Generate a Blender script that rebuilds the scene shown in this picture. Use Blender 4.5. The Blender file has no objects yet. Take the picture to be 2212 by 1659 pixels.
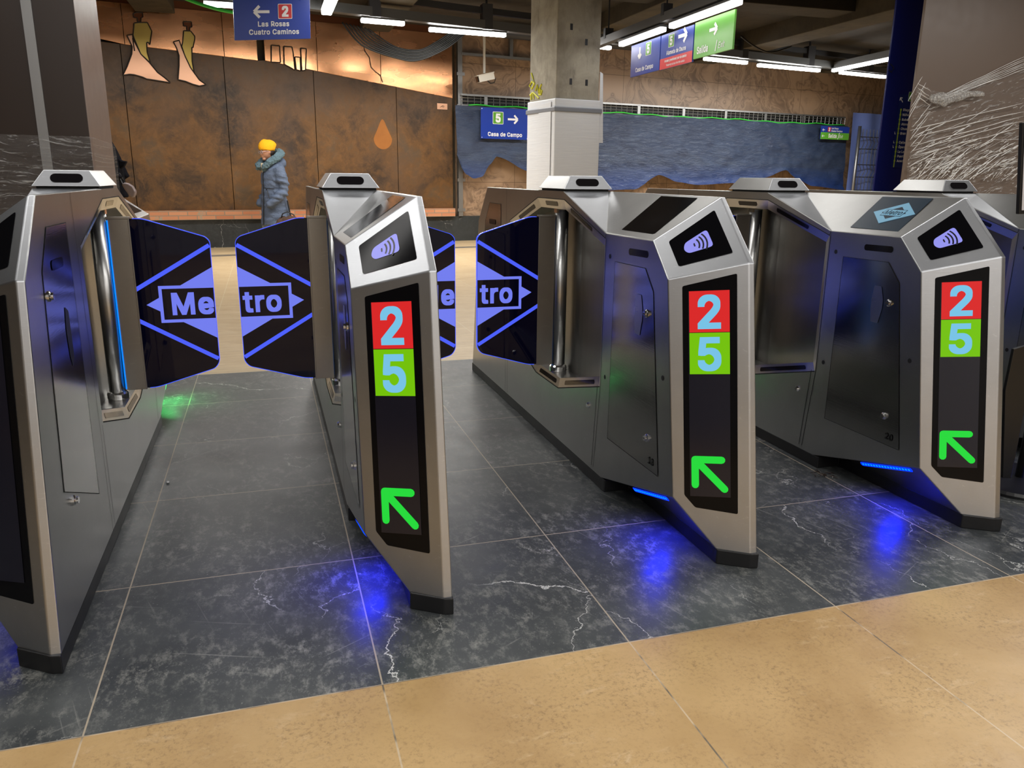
import bpy, bmesh, math, random
from mathutils import Vector, Matrix, noise as mnoise
random.seed(7)
SC = bpy.context.scene
COL = SC.collection

# ------------------------------------------------------------------ camera (fitted to the floor tile grid)
FPX, PITCH, YAW, ROLL, CAMZ = 1704.61, 0.256283, 0.299652, 0.010372, 1.08
W_, H_ = 2212.0, 1659.0
_f = Vector((math.sin(YAW)*math.cos(PITCH), math.cos(YAW)*math.cos(PITCH), -math.sin(PITCH)))
_r0 = Vector((math.cos(YAW), -math.sin(YAW), 0)); _u0 = _r0.cross(_f)
_r = _r0*math.cos(ROLL) + _u0*math.sin(ROLL); _u = -_r0*math.sin(ROLL) + _u0*math.cos(ROLL)
CAMP = Vector((0, 0, CAMZ))
cd = bpy.data.cameras.new('camera'); cam = bpy.data.objects.new('camera', cd); COL.objects.link(cam)
cd.sensor_fit = 'HORIZONTAL'; cd.sensor_width = 36.0; cd.lens = FPX/W_*36.0; cd.clip_start = 0.02; cd.clip_end = 100
M = Matrix.Identity(4)
for i in range(3):
    M[i][0] = _r[i]; M[i][1] = _u[i]; M[i][2] = -_f[i]; M[i][3] = CAMP[i]
cam.matrix_world = M; SC.camera = cam

def ray(u, v): return _r*((u-W_/2)/FPX) - _u*((v-H_/2)/FPX) + _f
def atY(u, v, y): d = ray(u, v); return CAMP + d*(y/d.y)
def atX(u, v, x): d = ray(u, v); return CAMP + d*(x/d.x)
def atZ(u, v, z): d = ray(u, v); return CAMP + d*((z-CAMZ)/d.z)

# ------------------------------------------------------------------ material helpers
class NT:
    def __init__(s, name):
        s.m = bpy.data.materials.new(name); s.m.use_nodes = True
        s.t = s.m.node_tree; s.n = s.t.nodes; s.b = s.n['Principled BSDF']
        s.pos = s.n.new('ShaderNodeNewGeometry').outputs['Position']
    def obj(s): return s.n.new('ShaderNodeTexCoord').outputs['Object']
    def put(s, sock, v):
        if hasattr(v, 'is_output') or isinstance(v, bpy.types.NodeSocket): s.t.links.new(v, sock)
        elif isinstance(v, (tuple, list)) and len(v) == 3 and sock.type == 'RGBA': sock.default_value = (*v, 1)
        else: sock.default_value = v
    def set(s, **k):
        for a, v in k.items(): s.put(s.b.inputs[a.replace('_', ' ')], v)
        return s
    def math(s, op, a, b=0.0, c=0.0, clamp=False):
        n = s.n.new('ShaderNodeMath'); n.operation = op; n.use_clamp = clamp
        s.put(n.inputs[0], a); s.put(n.inputs[1], b); s.put(n.inputs[2], c); return n.outputs[0]
    def vmath(s, op, a, b=(0, 0, 0)):
        n = s.n.new('ShaderNodeVectorMath'); n.operation = op; s.put(n.inputs[0], a); s.put(n.inputs[1], b); return n.outputs[0]
    def scale(s, v, k): return s.vmath('MULTIPLY', v, k)
    def sep(s, v): n = s.n.new('ShaderNodeSeparateXYZ'); s.put(n.inputs[0], v); return n.outputs
    def comb(s, x, y, z): n = s.n.new('ShaderNodeCombineXYZ'); [s.put(n.inputs[i], q) for i, q in enumerate((x, y, z))]; return n.outputs[0]
    def noise(s, v, sc, det=4, ro=.55, dist=0.0, out='Fac'):
        n = s.n.new('ShaderNodeTexNoise'); s.put(n.inputs['Vector'], v); n.inputs['Scale'].default_value = sc
        n.inputs['Detail'].default_value = det; n.inputs['Roughness'].default_value = ro; n.inputs['Distortion'].default_value = dist
        return n.outputs[out]
    def ramp(s, f, *st):
        n = s.n.new('ShaderNodeValToRGB'); s.put(n.inputs[0], f); e = n.color_ramp.elements
        while len(e) < len(st): e.new(.5)
        for q, (p, c) in zip(e, st): q.position = p; q.color = (*c, 1) if isinstance(c, tuple) else (c, c, c, 1)
        return n.outputs[0]
    def mix(s, f, a, b, mode='MIX'):
        n = s.n.new('ShaderNodeMix'); n.data_type = 'RGBA'; n.blend_type = mode
        s.put(n.inputs[0], f); s.put(n.inputs[6], a); s.put(n.inputs[7], b); return n.outputs[2]
    def bump(s, h, st=.2, d=.01):
        n = s.n.new('ShaderNodeBump'); n.inputs['Strength'].default_value = st; n.inputs['Distance'].default_value = d
        s.put(n.inputs['Height'], h); s.put(s.b.inputs['Normal'], n.outputs[0]); return s

def srgb(r, g, b):
    f = lambda c: (c/255/12.92) if c <= 10 else ((c/255+.055)/1.055)**2.4
    return (f(r), f(g), f(b))
def flat(name, col, rough=.5, metal=0.0, emit=0.0, ecol=None, **k):
    m = NT(name); m.set(Base_Color=col, Roughness=rough, Metallic=metal)
    if emit: m.set(Emission_Color=ecol or col, Emission_Strength=emit)
    # a faint procedural variation of the roughness on every surface
    if not emit:
        n = m.noise(m.obj(), 9, 3); m.set(Roughness=m.math('ADD', m.math('MULTIPLY', n, .12), max(0, rough-.06)))
    m.set(**k); return m.m
def glow(name, col, st=1.0):
    m = NT(name); m.set(Base_Color=(0, 0, 0), Roughness=.25, Emission_Color=col, Emission_Strength=st); m.b.inputs['Specular IOR Level'].default_value = .2
    return m.m

MT = {}
def steel(name, base, rough, br=.06):
    m = NT(name); o = m.obj()
    n1 = m.noise(o, 3.2, 5, .6, .4); n2 = m.noise(m.scale(o, (14, 14, 420)), 1, 2, .5); n3 = m.noise(o, 22, 6, .7, 1.0)
    sc = m.ramp(n3, (.58, 0.0), (.68, 1.0)); n4 = m.noise(m.scale(o, (5, 30, 30)), 3, 6, .7, .6); sc2 = m.ramp(n4, (.62, 0.0), (.68, 1.0))
    c = m.mix(m.ramp(n1, (.3, 0.0), (.75, 1.0)), tuple(x*.86 for x in base), base)
    c = m.mix(m.math('MULTIPLY', sc2, .35), c, tuple(min(1, x*1.35) for x in base)); m.set(Base_Color=c, Metallic=1.0)
    r = m.math('ADD', m.math('MULTIPLY', n1, br), rough-br/2); r = m.math('ADD', r, m.math('MULTIPLY', sc, .012)); r = m.math('ADD', r, m.math('MULTIPLY', n2, .02))
    m.set(Roughness=r); m.bump(n2, .05, .002)
    return m.m
MT['steel'] = steel('brushed_steel', (.55, .55, .54), .28)
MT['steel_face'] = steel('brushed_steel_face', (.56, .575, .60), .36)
MT['steel_bright'] = steel('polished_steel', (.70, .68, .64), .20)
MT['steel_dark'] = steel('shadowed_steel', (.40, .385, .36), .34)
MT['steel_door'] = steel('door_steel', (.42, .415, .40), .15, .06); MT['steel_recess_shaded'] = steel('shaded_recess_steel', (.25, .24, .22), .30)  # recess copy of the steel, its base colour darkened for the shade inside
MT['seam'] = flat('panel_gap', (.012, .012, .012), .7)
MT['black_glass'] = flat('black_glass', (.004, .004, .005), .10); MT['black_glass'].node_tree.nodes['Principled BSDF'].inputs['Specular IOR Level'].default_value = .16
MT['reader_glass'] = flat('reader_glass', (.004, .004, .005), .10); MT['reader_glass'].node_tree.nodes['Principled BSDF'].inputs['Specular IOR Level'].default_value = .05
MT['window'] = flat('sensor_glass', (.008, .007, .008), .14); MT['window'].node_tree.nodes['Principled BSDF'].inputs['Specular IOR Level'].default_value = .18
MT['rubber'] = flat('black_rubber', (.012, .012, .013), .38)
MT['chrome'] = flat('chrome', (.8, .8, .8), .12, 1.0)
MT['lcd'] = flat('lcd_off', (.012, .012, .022), .12)
MT['lcd_on'] = glow('lcd_on', (.016, .028, .042), 1.0)
MT['red_tile'] = glow('red_tile', srgb(232, 44, 44), 1.0)
MT['green_tile'] = glow('green_tile', srgb(124, 206, 12), 1.0)
MT['digit'] = glow('digit_cyan', srgb(128, 208, 245), 1.0)
MT['arrow_green'] = glow('arrow_green', srgb(40, 232, 66), 1.0)
MT['lilac'] = glow('lilac_light', srgb(160, 160, 255), 1.0)
MT['dark_mark'] = flat('dark_mark', (.01, .01, .02), .3)
MT['flap_blue'] = glow('etched_blue', srgb(122, 134, 255), 1.0)
MT['flap_line'] = glow('etched_line', srgb(78, 98, 255), 1.1)
MT['flap_edge'] = glow('lit_edge', srgb(60, 90, 255), 1.3)
m = NT('dark_flap_glass'); m.set(Base_Color=(.002, .002, .008), Roughness=.03, Emission_Color=(.0002, .0002, .003), Emission_Strength=1.0); m.b.inputs['Specular IOR Level'].default_value = .28; MT['flap'] = m.m
MT['led_blue'] = glow('blue_led', (.0, .03, 1.0), 1.8)
MT['led_dot'] = glow('blue_led_dot', (.0, .38, 1.0), 1.3)
MT['led_green'] = glow('green_led', (.02, .8, .12), 3.0)
MT['blue_line'] = glow('blue_strip', (.0, .22, 1.0), 1.4)
MT['emblem'] = glow('pale_emblem', srgb(122, 172, 198), .95)
MT['num'] = flat('printed_number', (.01, .01, .01), .5)
MT['soft_black'] = flat('soft_black', (.01, .01, .011), .5)

# floor ---------------------------------------------------------------
def stone(m, co, lo, hi, dust, vein, dustk=1.0, vscale=1.0):
    b = m.noise(co, 2.3, 6, .6, .5)
    c = m.mix(m.ramp(b, (.3, 0.0), (.7, 1.0)), lo, hi)
    s1 = m.noise(m.scale(co, (1.0, .6, 1)), 30, 10, .80, .12); s2 = m.noise(co, 3.6, 5, .6, .8)
    d = m.math('MULTIPLY', m.ramp(s1, (.49, 0.0), (.66, 1.0)), m.ramp(s2, (.36, .14), (.64, 1.0)))
    c = m.mix(m.math('MULTIPLY', d, dustk, clamp=True), c, dust)
    for ang, of_ in ((.5, 3.0), (1.9, 11.0), (-.35, 23.0)):
        s_ = m.sep(co); ca_, sa_ = math.cos(ang), math.sin(ang); uu = m.math('ADD', m.math('MULTIPLY', s_[0], ca_), m.math('MULTIPLY', s_[1], sa_)); vv = m.math('SUBTRACT', m.math('MULTIPLY', s_[1], ca_), m.math('MULTIPLY', s_[0], sa_))
        q_ = m.noise(m.comb(m.math('MULTIPLY', uu, 2.2), m.math('MULTIPLY', vv, 90.0), of_), 1.0, 3, .6); gq_ = m.noise(m.vmath('ADD', co, (of_, 0, 0)), 2.2, 3); c = m.mix(m.math('MULTIPLY', m.math('MULTIPLY', m.ramp(q_, (.66, 0.0), (.72, 1.0)), m.ramp(gq_, (.45, 0.0), (.6, 1.0))), .55*dustk), c, dust)
    sp = m.noise(co, 170, 2, .5); c = m.mix(m.math('MULTIPLY', m.ramp(sp, (.68, 0.0), (.74, 1.0)), .6), c, dust)
    wob = m.scale(m.vmath('SUBTRACT', m.noise(co, 3.0, 9, .62, 0.0, 'Color'), (.5, .5, .5)), (.34, .34, .34)); cw = m.vmath('ADD', co, wob)
    for sc, w, lo_, off, k_ in ((.62*vscale, .0020, .46, 0, 1.0), (1.25*vscale, .0012, .50, 5, .8), (2.6*vscale, .0008, .56, 9, .6)):
        cc = m.vmath('ADD', cw, (off, off*2, 0)); vo = m.n.new('ShaderNodeTexVoronoi'); vo.feature = 'DISTANCE_TO_EDGE'; vo.inputs['Scale'].default_value = sc; m.put(vo.inputs['Vector'], m.scale(cc, (1.0, .62, 1)))
        wn_ = m.math('MULTIPLY', m.ramp(m.noise(cc, 6, 3), (.35, .25), (.7, 1.6)), w*sc)
        k = m.math('LESS_THAN', vo.outputs['Distance'], wn_)
        g = m.ramp(m.noise(cc, sc*1.1, 3), (lo_, 0.0), (lo_+.05, 1.0))
        c = m.mix(m.math('MULTIPLY', m.math('MULTIPLY', k, g), k_), c, vein)
    return c, d

def make_floor():
    m = NT('station_floor'); p = m.pos; x, y, _ = m.sep(p)
    tx = m.math('DIVIDE', m.math('SUBTRACT', x, .18), .592); ty = m.math('DIVIDE', m.math('SUBTRACT', y, 1.5215), .611)
    def line(t, k, w):
        a = m.math('ABSOLUTE', m.math('SUBTRACT', m.math('FRACT', m.math('ADD', t, .5)), .5)); a = m.math('MULTIPLY', a, k)
        return m.math('LESS_THAN', a, w)
    g = m.math('MAXIMUM', line(tx, .592, .0019), line(ty, .611, .0019))
    idn = m.math('ADD', m.math('FLOOR', tx), m.math('MULTIPLY', m.math('FLOOR', ty), 17.3))
    wn = m.n.new('ShaderNodeTexWhiteNoise'); wn.noise_dimensions = '1D'; m.put(wn.inputs['W'], idn)
    off = m.scale(m.vmath('SUBTRACT', wn.outputs['Color'], (.5, .5, .5)), (9, 9, 0))
    co = m.vmath('ADD', p, off)
    dark, dm = stone(m, co, srgb(54, 58, 60), srgb(82, 85, 85), srgb(165, 165, 158), srgb(215, 215, 210), .9)
    tint = m.math('MULTIPLY', wn.outputs['Value'], .3); dark = m.mix(tint, dark, m.mix(1.0, dark, (.6, .62, .64), 'MULTIPLY'))
    # warm tiles
    a = m.noise(p, 2.2, 6, .6, .3); tan = m.mix(m.ramp(a, (.3, 0.0), (.7, 1.0)), srgb(176, 140, 90), srgb(212, 177, 124))
    sp = m.noise(p, 85, 9, .82, .1); spg = m.noise(p, 5.5, 4, .6); sk = m.math('MULTIPLY', m.ramp(sp, (.50, 0.0), (.62, 1.0)), m.ramp(spg, (.38, .08), (.62, .62)))
    tan = m.mix(sk, tan, srgb(118, 92, 58))
    ws = m.noise(m.scale(p, (.8, 1.6, 1)), 18, 8, .75, .4); wg = m.noise(p, 2.7, 4, .6); wk = m.math('MULTIPLY', m.ramp(ws, (.54, 0.0), (.70, 1.0)), m.ramp(wg, (.44, 0.0), (.68, .8)))
    tan = m.mix(wk, tan, srgb(232, 205, 165))
    # far warm tiles: streaked travertine
    st = m.noise(m.scale(p, (1.6, 16, 1)), 2.2, 7, .65, .8); far = m.mix(m.ramp(st, (.3, 0.0), (.7, 1.0)), srgb(190, 160, 118), srgb(222, 198, 158))
    isfar = m.math('GREATER_THAN', y, 4.575); isdark = m.math('MULTIPLY', m.math('GREATER_THAN', y, 1.5215), m.math('LESS_THAN', y, 4.577))
    strip = m.math('MULTIPLY', m.math('GREATER_THAN', m.math('SUBTRACT', y, m.math('MULTIPLY', x, .19)), 11.6), m.math('LESS_THAN', m.math('SUBTRACT', y, m.math('MULTIPLY', x, .19)), 11.85))
    far = m.mix(m.math('MULTIPLY', strip, .8), far, srgb(90, 92, 94))
    c = m.mix(isfar, tan, far); c = m.mix(isdark, c, dark)
    gn = m.noise(p, 7, 3); gt = m.mix(m.ramp(gn, (.45, 0.0), (.55, 1.0)), srgb(104, 96, 84), srgb(214, 192, 160))
    gcol = m.mix(isdark, gt, srgb(186, 172, 150)); gcol = m.mix(isfar, gcol, srgb(226, 212, 180))
    c = m.mix(m.math('MULTIPLY', g, .9), c, gcol)
    r = m.math('ADD', m.math('MULTIPLY', m.noise(co, 9, 5, .6), .22), .26); r = m.math('ADD', r, m.math('MULTIPLY', dm, .2))
    m.set(Base_Color=c, Roughness=r); m.bump(m.math('ADD', m.math('MULTIPLY', g, -1.0), m.math('MULTIPLY', m.noise(co, 40, 4), .25)), .12, .004)
    return m.m
MT['floor'] = make_floor()
m = NT('plinth_stone'); c, dmk = stone(m, m.pos, srgb(34, 38, 40), srgb(56, 60, 62), srgb(80, 82, 82), srgb(190, 190, 186), .4, .8); m.set(Base_Color=c, Roughness=.35); MT['plinth'] = m.m
# rusted steel
m = NT('rusted_steel'); p = m.pos
a = m.noise(p, 1.5, 9, .68, .35); b = m.noise(p, 6, 10, .76, .5); cc = m.noise(p, .7, 4, .6, .4)
c = m.ramp(a, (.34, srgb(48, 37, 28)), (.45, srgb(80, 57, 34)), (.55, srgb(106, 73, 36)), (.66, srgb(92, 73, 52)))
c = m.mix(m.ramp(b, (.48, 0.0), (.75, .8)), c, srgb(132, 92, 48)); c = m.mix(m.ramp(cc, (.5, 0.0), (.7, .65)), c, srgb(96, 76, 62))
zz = m.sep(p)[2]; c = m.mix(m.math('MULTIPLY', m.ramp(m.math('MULTIPLY', zz, .33), (.62, 0.0), (.92, 1.0)), m.ramp(b, (.35, .2), (.6, .85))), c, srgb(84, 74, 66))
sc_ = m.noise(m.scale(p, (1, 1, .25)), 26, 6, .75, 2.0); c = m.mix(m.ramp(sc_, (.68, 0.0), (.74, .55)), c, srgb(196, 176, 146))
m.set(Base_Color=c, Roughness=.55, Metallic=.25); m.bump(b, .15, .01); MT['rust'] = m.m
def copper(name, base, rough):
    m = NT(name); p = m.pos; a = m.noise(p, 1.3, 1, .4, .1); b = m.noise(m.scale(p, (1, 1, 3)), 2, 2, .5)
    m.set(Base_Color=m.mix(a, tuple(x*.72 for x in base), base), Metallic=.9, Roughness=m.math('ADD', m.math('MULTIPLY', b, .2), rough-.1)); m.bump(a, .06, .05); return m.m
MT['copper'] = copper('copper_sheet', srgb(238, 172, 124), .26)
MT['copper_dark'] = copper('dark_copper_sheet', srgb(120, 74, 50), .5)
MT['pink_copper'] = copper('pink_copper_sheet', srgb(240, 186, 152), .4)
MT['brass'] = copper('brass_sheet', srgb(196, 168, 92), .4)
MT['outline'] = flat('dark_outline', (.02, .013, .01), .6)
# brick
m = NT('brick'); p = m.obj(); bt = m.n.new('ShaderNodeTexBrick'); s = m.sep(p); m.put(bt.inputs['Vector'], m.comb(s[0], s[2], 0.0))
bt.inputs['Scale'].default_value = 1; bt.inputs['Brick Width'].default_value = .26; bt.inputs['Row Height'].default_value = .062; bt.inputs['Mortar Size'].default_value = .007
bt.inputs['Color1'].default_value = (*srgb(190, 120, 84), 1); bt.inputs['Color2'].default_value = (*srgb(206, 146, 108), 1); bt.inputs['Mortar'].default_value = (*srgb(150, 132, 112), 1)
c = m.mix(m.ramp(m.noise(p, 1.7, 5, .7, 1.), (.62, 0.0), (.66, 1.0)), bt.outputs[0], srgb(165, 150, 128)); m.set(Base_Color=c, Roughness=.85); MT['brick'] = m.m
# brown swirled marble
def marble(name, lo, hi, k=1.0):
    m = NT(name); p = m.pos; n0 = m.noise(p, .9, 3, .5, .0, 'Color'); pp = m.vmath('ADD', p, m.scale(m.vmath('SUBTRACT', n0, (.5, .5, .5)), (2.2, 2.2, 2.2)))
    a = m.noise(m.scale(pp, (1, 1, .6)), 1.7, 5, .55, .9)
    md = tuple((x+y)/2 for x, y in zip(lo, hi)); c = m.ramp(a, (.36, lo), (.43, md), (.47, hi), (.50, md), (.515, lo), (.53, md), (.60, hi))
    s = m.sep(p); al = m.math('ADD', m.math('MULTIPLY', s[0], .985), m.math('MULTIPLY', s[1], .174))
    f = m.math('ABSOLUTE', m.math('SUBTRACT', m.math('FRACT', m.math('DIVIDE', m.math('ADD', al, .10), 1.12)), .5)); j = m.math('GREATER_THAN', f, .4965)
    fz = m.math('ABSOLUTE', m.math('SUBTRACT', m.math('FRACT', m.math('DIVIDE', m.math('SUBTRACT', s[2], .99), .96)), .5)); j = m.math('MAXIMUM', j, m.math('GREATER_THAN', fz, .4965))
    c = m.mix(m.math('MULTIPLY', j, .75), c, srgb(56, 42, 32)); m.set(Base_Color=c, Roughness=.4); return m.m
MT['marble'] = marble('brown_marble', srgb(118, 96, 78), srgb(164, 136, 110))
# concrete
def concrete(name, lo, hi, rough=.9, board=0):
    m = NT(name); p = m.pos; a = m.noise(p, 2.5, 8, .65, .4); b = m.noise(m.scale(p, (1, 1, .3)), 7, 6, .7)
    c = m.mix(m.ramp(a, (.3, 0.0), (.72, 1.0)), lo, hi); c = m.mix(m.ramp(b, (.55, 0.0), (.75, .7)), c, tuple(x*.55 for x in lo))
    m.set(Base_Color=c, Roughness=rough); m.bump(b, .3, .02); return m.m
MT['concrete'] = concrete('rough_concrete', srgb(128, 122, 110), srgb(178, 172, 156))
MT['ceiling'] = concrete('dark_concrete', srgb(38, 34, 29), srgb(55, 48, 39))
MT['beam'] = concrete('beam_concrete', srgb(52, 46, 37), srgb(76, 68, 53))
MT['pale_wall'] = concrete('pale_wall', srgb(206, 206, 206), srgb(222, 222, 222)); MT['beige_wall'] = concrete('plain_wall', srgb(120, 108, 92), srgb(140, 126, 108))
m = NT('wrap_paper'); s = m.obj(); n = m.noise(m.scale(s, (2, 2, 60)), 1.5, 4, .6); m.set(Base_Color=m.mix(n, srgb(206, 210, 216), srgb(230, 232, 236)), Roughness=.5); m.bump(n, .25, .01); MT['wrap'] = m.m
MT['grey_tape'] = flat('grey_tape', srgb(128, 132, 140), .4)
m = NT('blue_tarp'); p = m.pos; a = m.noise(m.scale(p, (1.2, 1.2, 2)), 2.0, 6, .6, .8); zz = m.sep(p)[2]
c = m.mix(m.ramp(a, (.3, 0.0), (.7, 1.0)), srgb(36, 48, 74), srgb(60, 74, 100)); lowz = m.ramp(zz, (.9/3, 1.0), (1.5/3, 0.0))
zn = m.math('DIVIDE', zz, 3.0); c = m.mix(m.math('MULTIPLY', m.ramp(zn, (.33, 1.0), (.46, 0.0)), .75), c, srgb(24, 54, 116))
m.set(Base_Color=c, Roughness=.42); m.bump(m.noise(m.scale(p, (1, 1, 3.5)), 5, 5, .65, 1.2), .5, .06); MT['tarp'] = m.m
MT['sheet_blue'] = flat('pale_blue_sheet', srgb(118, 140, 214), .45)
MT['galv'] = flat('galvanised_steel', (.36, .36, .36), .42, .9)
MT['dark_metal'] = flat('dark_metal', (.05, .05, .055), .5, .4)
MT['rail'] = flat('grey_rail', (.10, .10, .10), .5, .3)
MT['tube'] = glow('fluorescent', (1.0, 1.0, .96), 24.0)
MT['tube_soft'] = glow('fluorescent_soft', (1.0, 1.0, .96), 7.0)
MT['cable_black'] = flat('black_cable', (.01, .01, .01), .5)
MT['cable_green'] = flat('green_cable', srgb(60, 200, 70), .4)
MT['sign_blue'] = flat('sign_blue', srgb(36, 62, 158), .3)
MT['sign_navy'] = flat('sign_navy', srgb(20, 30, 106), .25)
MT['sign_dark'] = flat('sign_dark_panel', srgb(22, 40, 108), .25)
MT['sign_green'] = flat('sign_green', srgb(96, 172, 56), .3)
MT['badge_green'] = flat('badge_green', srgb(94, 160, 50), .35)
MT['sign_red'] = flat('sign_red', srgb(206, 54, 56), .35)
MT['white'] = flat('sign_white', srgb(238, 238, 240), .4)
MT['paper_white'] = flat('paper_white', srgb(214, 216, 224), .5)
MT['lime'] = flat('lime_line', srgb(170, 196, 70), .4)
MT['camera_white'] = flat('camera_white', srgb(205, 200, 190), .35)
MT['brown_dark'] = flat('dark_brown_panel', srgb(58, 45, 38), .34)
MT['brown_side'] = flat('brown_side_panel', srgb(126, 108, 100), .4)
MT['brown_front'] = flat('taupe_panel', srgb(120, 104, 92), .36)
MT['graffiti'] = flat('yellow_paint', srgb(205, 205, 50), .5)
def film(name, ang, scx, amt, base=.1):
    m = NT(name); p = m.obj(); s = m.sep(p)
    ca, sa = math.cos(ang), math.sin(ang)
    u = m.math('ADD', m.math('MULTIPLY', s[0], ca), m.math('MULTIPLY', s[2], sa)); v = m.math('SUBTRACT', m.math('MULTIPLY', s[2], ca), m.math('MULTIPLY', s[0], sa))
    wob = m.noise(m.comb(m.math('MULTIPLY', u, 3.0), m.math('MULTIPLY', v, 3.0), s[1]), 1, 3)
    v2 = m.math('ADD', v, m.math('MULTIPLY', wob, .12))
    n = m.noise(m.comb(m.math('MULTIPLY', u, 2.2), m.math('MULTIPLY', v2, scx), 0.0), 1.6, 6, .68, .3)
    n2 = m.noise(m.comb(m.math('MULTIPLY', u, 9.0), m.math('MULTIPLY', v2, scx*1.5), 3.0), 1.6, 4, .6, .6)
    k = m.math('MAXIMUM', m.ramp(n, (.56, 0.0), (.66, 1.0)), m.math('MULTIPLY', m.ramp(n2, (.60, 0.0), (.66, 1.0)), m.ramp(s[2], (.0, .9), (1.0, .5))))  # pale streaks that stand in for highlights along the wrinkles
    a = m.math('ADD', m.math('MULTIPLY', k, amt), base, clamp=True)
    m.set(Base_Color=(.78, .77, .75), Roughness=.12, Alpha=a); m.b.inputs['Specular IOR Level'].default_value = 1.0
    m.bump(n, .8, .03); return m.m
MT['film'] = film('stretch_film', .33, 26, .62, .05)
MT['film_left'] = film('stretch_film_side', -.08, 34, .55, .10)
m = NT('crumpled_film'); n = m.noise(m.obj(), 55, 4, .6, 1.0); m.set(Base_Color=(.8, .78, .75), Roughness=.1, Alpha=m.ramp(n, (.42, .18), (.62, .85))); m.bump(n, .9, .02); MT['wad'] = m.m
# clothing
def cloth(name, col, rough=.8, sc=14, bs=.4):
    m = NT(name); o = m.obj(); n = m.noise(m.scale(o, (1, 1, 1.6)), sc, 5, .6, 1.0); m.set(Base_Color=m.mix(n, tuple(x*.72 for x in col), tuple(min(1, x*1.2) for x in col)), Roughness=rough); m.bump(n, bs, .03); return m.m
MT['coat'] = cloth('slate_blue_cloth', srgb(84, 97, 120), .7, 9, .6)
MT['fur'] = cloth('teal_fur', srgb(118, 146, 158), 1.0, 60, 1.0)
MT['beanie'] = cloth('orange_knit', srgb(252, 172, 10), .9, 40, .3)
MT['cream'] = cloth('cream_knit', srgb(216, 200, 172), .9, 40, .4)
MT['skin'] = cloth('skin', srgb(186, 134, 106), .5, 10, .02)
MT['hair'] = cloth('dark_hair', srgb(46, 32, 26), .5, 40, .4)
MT['trousers'] = cloth('grey_trousers', srgb(126, 140, 156), .9, 20, .3)
MT['boots'] = flat('dark_boots', (.02, .018, .016), .5)
MT['brown_fur'] = cloth('brown_fur', srgb(92, 68, 56), 1.0, 50, 1.0)
MT['black_cloth'] = cloth('black_cloth', (.004, .004, .006), 1.0, 14, .5); MT['black_cloth'].node_tree.nodes['Principled BSDF'].inputs['Specular IOR Level'].default_value = .1
MT['grey_leather'] = flat('grey_leather', srgb(112, 100, 100), .4)
MT['glasses'] = flat('clear_frame', srgb(190, 180, 180), .2)

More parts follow.
